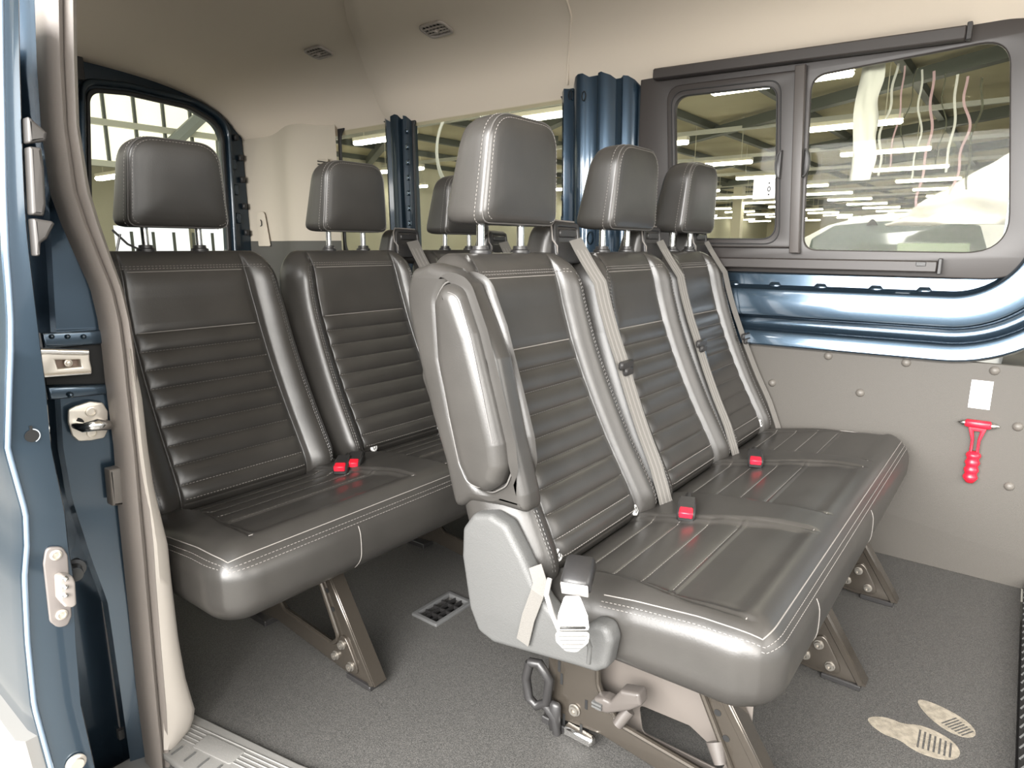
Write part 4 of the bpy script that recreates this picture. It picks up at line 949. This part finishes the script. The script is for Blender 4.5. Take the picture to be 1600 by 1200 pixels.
# glazed gable seen through the rear door
gz = thing('glazed_gable', 'tall pale glazed end wall of the hall seen through the rear door window', 'glazed wall', (0, 0, 0), None, 'structure')
SKYG = mat('gable_glass_frosted', (.95, .93, .80), .4, emit=.85)
GY = 12.0
cutY('glazing', rect(-14, 2.35, 7.2, 9), [], GY, .05, 0, SKYG, gz)
for k in range(36):
    mb = MB(); x = -11+.50*k; mb.box((x, GY-.06, 5.65), (.022, .03, 3.3)); mb.build('glazing_bar', BEAMM, gz)
for z in (2.32, 3.0, 4.3, 5.5):
    mb = MB(); mb.box((-3.4, GY-.10, z), (10.6, .05, .05)); mb.build('glazing_rail', mat('rail_pale', (.55, .55, .45), .5), gz)
for a, b in (((-2, 6.2), (3.4, 2.3)), ((7.0, 4.6), (4.2, 2.0))):
    mb = MB(); mb.tube([(a[0], GY-.25, a[1]), (b[0], GY-.25, b[1])], .12, 6); mb.build('gable_brace', mat('brace_grey', (.30, .33, .30), .6), gz)
cutY('gable_wall', rect(-14, -.75, 60, RZ+.5), [rect(-1.5, -.1, 5.6, 1.22), rect(6.3, -.1, 8.3, 1.45), rect(8.45, -.1, 9.5, 1.45)], GY+6, .1, 0, mat('gable_wall_grey', (.42, .40, .30), .8), gz)
for k in range(5):
    mb = MB(); mb.box((6.7+.55*k, GY+5.9, .6), (.03, .03, .7)); mb.build('glazing_bar', BEAMM, gz)
cutY('gable_upper_wall', rect(-14, 4.2, 7.2, 9), [], 18.2, .1, 0, mat('gable_wall_grey', (.33, .31, .24), .8), gz)
# vehicle outside the long window
vn = thing('white_van', 'white van parked outside, its roof and windscreen seen through the long window', 'van', (7.5, 0, 0))
vo = roundpoly([(1.42, -.60), (1.42, .80), (1.34, 1.06), (1.09, 1.198), (.69, 1.306), (.24, 1.332), (-.40, 1.30), (-.60, 1.262), (-.69, 1.16), (-.76, .80), (-.76, -.60)], .06, 4)
cut('van_body', vo, [], 3.6, .06, (1.85, 0, 0), (0, 1, 0), (0, 0, 1), WHITE, vn, bres=3)
cut('windscreen', roundpoly([(1.30, .70), (1.24, 1.04), (1.0, 1.195), (.50, 1.235), (-.10, 1.225), (-.42, 1.175), (-.52, .9), (-.53, .70)], .05), [], .02, .004, (.045, 0, .0), (0, 1, 0), (0, 0, 1), mat('windscreen_dark', (.10, .12, .10), .15, coat=1), vn)
mb = MB(); mb.lathe((.03, .60, 1.19), (0, 0, 1), [(0, .06), (.05, .03), (.07, .008)], 12); mb.build('mirror_mount', BLACKP, vn)
mb = MB(); mb.box((.02, -.02, .93), (.01, .34, .06), None, .02); mb.build('windscreen_painted_reflection', mat('painted_reflection_green', (.35, .42, .30), .6), vn)  # reflection on the windscreen imitated by a pale green panel
rings = []
P = []
pa, pb, pc, pd = at(1385, 352, 0, 6.6), at(1440, 318, 0, 6.6), at(1605, 220, 0, 6.6), at(1605, 350, 0, 6.6)
for i in range(14):
    t = i/13; L0 = pa*(1-t)+pd*t; L1 = (pa+(pb-pa)*min(1, t*2)) if t < .5 else pb+(pc-pb)*(t*2-1); P.append([tuple(L0*(1-u)+L1*u+np.array((.10*math.sin(9*t+7*u)+.06*math.sin(23*t), 0, 0))) for u in np.linspace(0, 1, 10)])
mb = MB(); mb.grid(P); sh = mb.build('dust_sheet', mat('pale_plastic_sheet', (.88, .85, .80), .5), None, True); sm = sh.modifiers.new('thick', 'SOLIDIFY'); sm.thickness = .01; tag(sh, 'pale crumpled dust sheet draped behind the white van', 'dust sheet')
# strips built outside the fixed pane to imitate its wavy reflections
fm = thing('reflection_streaks', 'thin wavy strips imitating reflections in the fixed pane', 'imitated reflection', (1.62, -.6, 1.1))
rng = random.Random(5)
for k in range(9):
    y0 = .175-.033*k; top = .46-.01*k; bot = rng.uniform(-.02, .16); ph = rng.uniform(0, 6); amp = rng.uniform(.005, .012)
    mb = MB(); mb.ribbon([(0, y0+amp*math.sin(ph+16*z)+amp*.6*math.sin(41*z+ph)+.05*(k-4)*.1*(z-.2), z) for z in np.linspace(bot, top, 34)], (.3, 1, 0), rng.uniform(.003, .009), .001); mb.build('reflection_streak', [mat('reflection_white', (.75, .74, .72), .3, alpha=.55), mat('reflection_pink', (.65, .45, .50), .3, alpha=.5), mat('reflection_dark', (.10, .10, .07), .3, alpha=.6)][k % 3], fm)
mb = MB(); mb.box((-.04, 0, .57), (.045, .18, .008)); mb.build('streak_mount', PAPER, fm)  # added mount tying the imitated reflections to the van side
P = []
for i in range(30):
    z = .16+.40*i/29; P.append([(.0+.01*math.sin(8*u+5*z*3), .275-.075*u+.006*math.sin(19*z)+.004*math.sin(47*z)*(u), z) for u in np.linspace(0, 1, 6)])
mb = MB(); mb.grid(P); o = mb.build('reflection_strip', PAPER, None, True, loc=(1.62, -.6, 1.02)); tag(o, 'wavy white strip imitating a reflection in the fixed pane', 'paper strip')  # distorted white reflection built as a solid strip
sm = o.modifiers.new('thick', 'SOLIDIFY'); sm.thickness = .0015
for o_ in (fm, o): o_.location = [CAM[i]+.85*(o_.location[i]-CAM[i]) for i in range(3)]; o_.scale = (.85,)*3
bpy.context.view_layer.update()
cc_ = at(722, 232, 0, 3.4); mb = MB(); mb.tube([(3.44, cc_[1], cc_[2]+.38), (3.44, cc_[1], RZ-.05)], .004, 6)
for k in range(5):
    r_ = .30+.014*k; mb.tube([(3.4+.02*k, cc_[1]+(r_)*math.cos(w)+.01*k, cc_[2]+r_*1.15*math.sin(w)) for w in np.linspace(0, 6.283, 40)], .007, 6)
o = mb.build('cable_coil', mat('coil_grey', (.50, .50, .44), .5)); tag(o, 'loose coil of pale cable hanging outside the middle side window', 'cable coil')

# ---------------------------------------------------------------- put every top-level origin at the base of its thing
SPLIT = {'leg_bolt', 'floor_latch', 'punched_hole', 'lever_peg', 'cable_guard', 'sill_rib', 'sill_notch', 'sticker_dot', 'contact_roll', 'wiper_arm', 'rail_stop', 'slider_gasket', 'pillar_slot', 'door_catch', 'fold_lever', 'front_flange', 'guide_hole'}
def split_loose():
    done = {}
    for o in list(COL.objects):
        if o.type != 'MESH' or o.name.split('.')[0] not in SPLIT: continue
        me = o.data
        if me.name not in done:
            n = len(me.vertices); par = list(range(n))
            def find(a):
                while par[a] != a: par[a] = par[par[a]]; a = par[a]
                return a
            for e in me.edges: par[find(e.vertices[0])] = find(e.vertices[1])
            g = {}
            for p in me.polygons: g.setdefault(find(p.vertices[0]), []).append(p)
            ms = []
            for k, polys in g.items():
                ids = sorted({v for p in polys for v in p.vertices}); ix = {v: i for i, v in enumerate(ids)}
                nm = bpy.data.meshes.new(o.name.split('.')[0]); nm.from_pydata([me.vertices[i].co[:] for i in ids], [], [[ix[v] for v in p.vertices] for p in polys]); nm.update()
                nm.polygons.foreach_set('use_smooth', [p.use_smooth for p in polys])
                for m_ in me.materials: nm.materials.append(m_)
                if any(p.use_smooth for p in polys): nm.set_sharp_from_angle(angle=math.radians(40))
                ms.append(nm)
            done[me.name] = ms
        ms = done[me.name]
        if len(ms) < 2: continue
        o.data = ms[0]
        for nm in ms[1:]:
            c_ = o.copy(); c_.data = nm; COL.objects.link(c_); c_.parent = o.parent
            for kk in list(o.keys()):
                if kk not in c_: c_[kk] = o[kk]
def finalize():
    bpy.context.view_layer.update()
    kids = {}
    for o in COL.objects: 
        if o.parent: kids.setdefault(o.parent, []).append(o)
    def desc(o):
        r = [o]
        for k in kids.get(o, []): r += desc(k)
        return r
    for o in list(COL.objects):
        if o.parent or o.type not in ('EMPTY', 'MESH'): continue
        pts = []
        for d in desc(o):
            if d.type == 'MESH': pts += [d.matrix_world @ Vector(c) for c in d.bound_box]
        if not pts: continue
        lo = [min(p[i] for p in pts) for i in range(3)]; hi = [max(p[i] for p in pts) for i in range(3)]
        base = Vector(((lo[0]+hi[0])/2, (lo[1]+hi[1])/2, lo[2])); loc = o.matrix_world.inverted() @ base
        if o.type == 'EMPTY':
            for k in kids.get(o, []): k.location = k.location-loc
            o.location = base
        elif not any(True for k in kids.get(o, [])) or True:
            o.data.transform(Matrix.Translation(-loc))
            for k in kids.get(o, []): k.location = k.location-loc
            o.location = base
split_loose()
finalize()
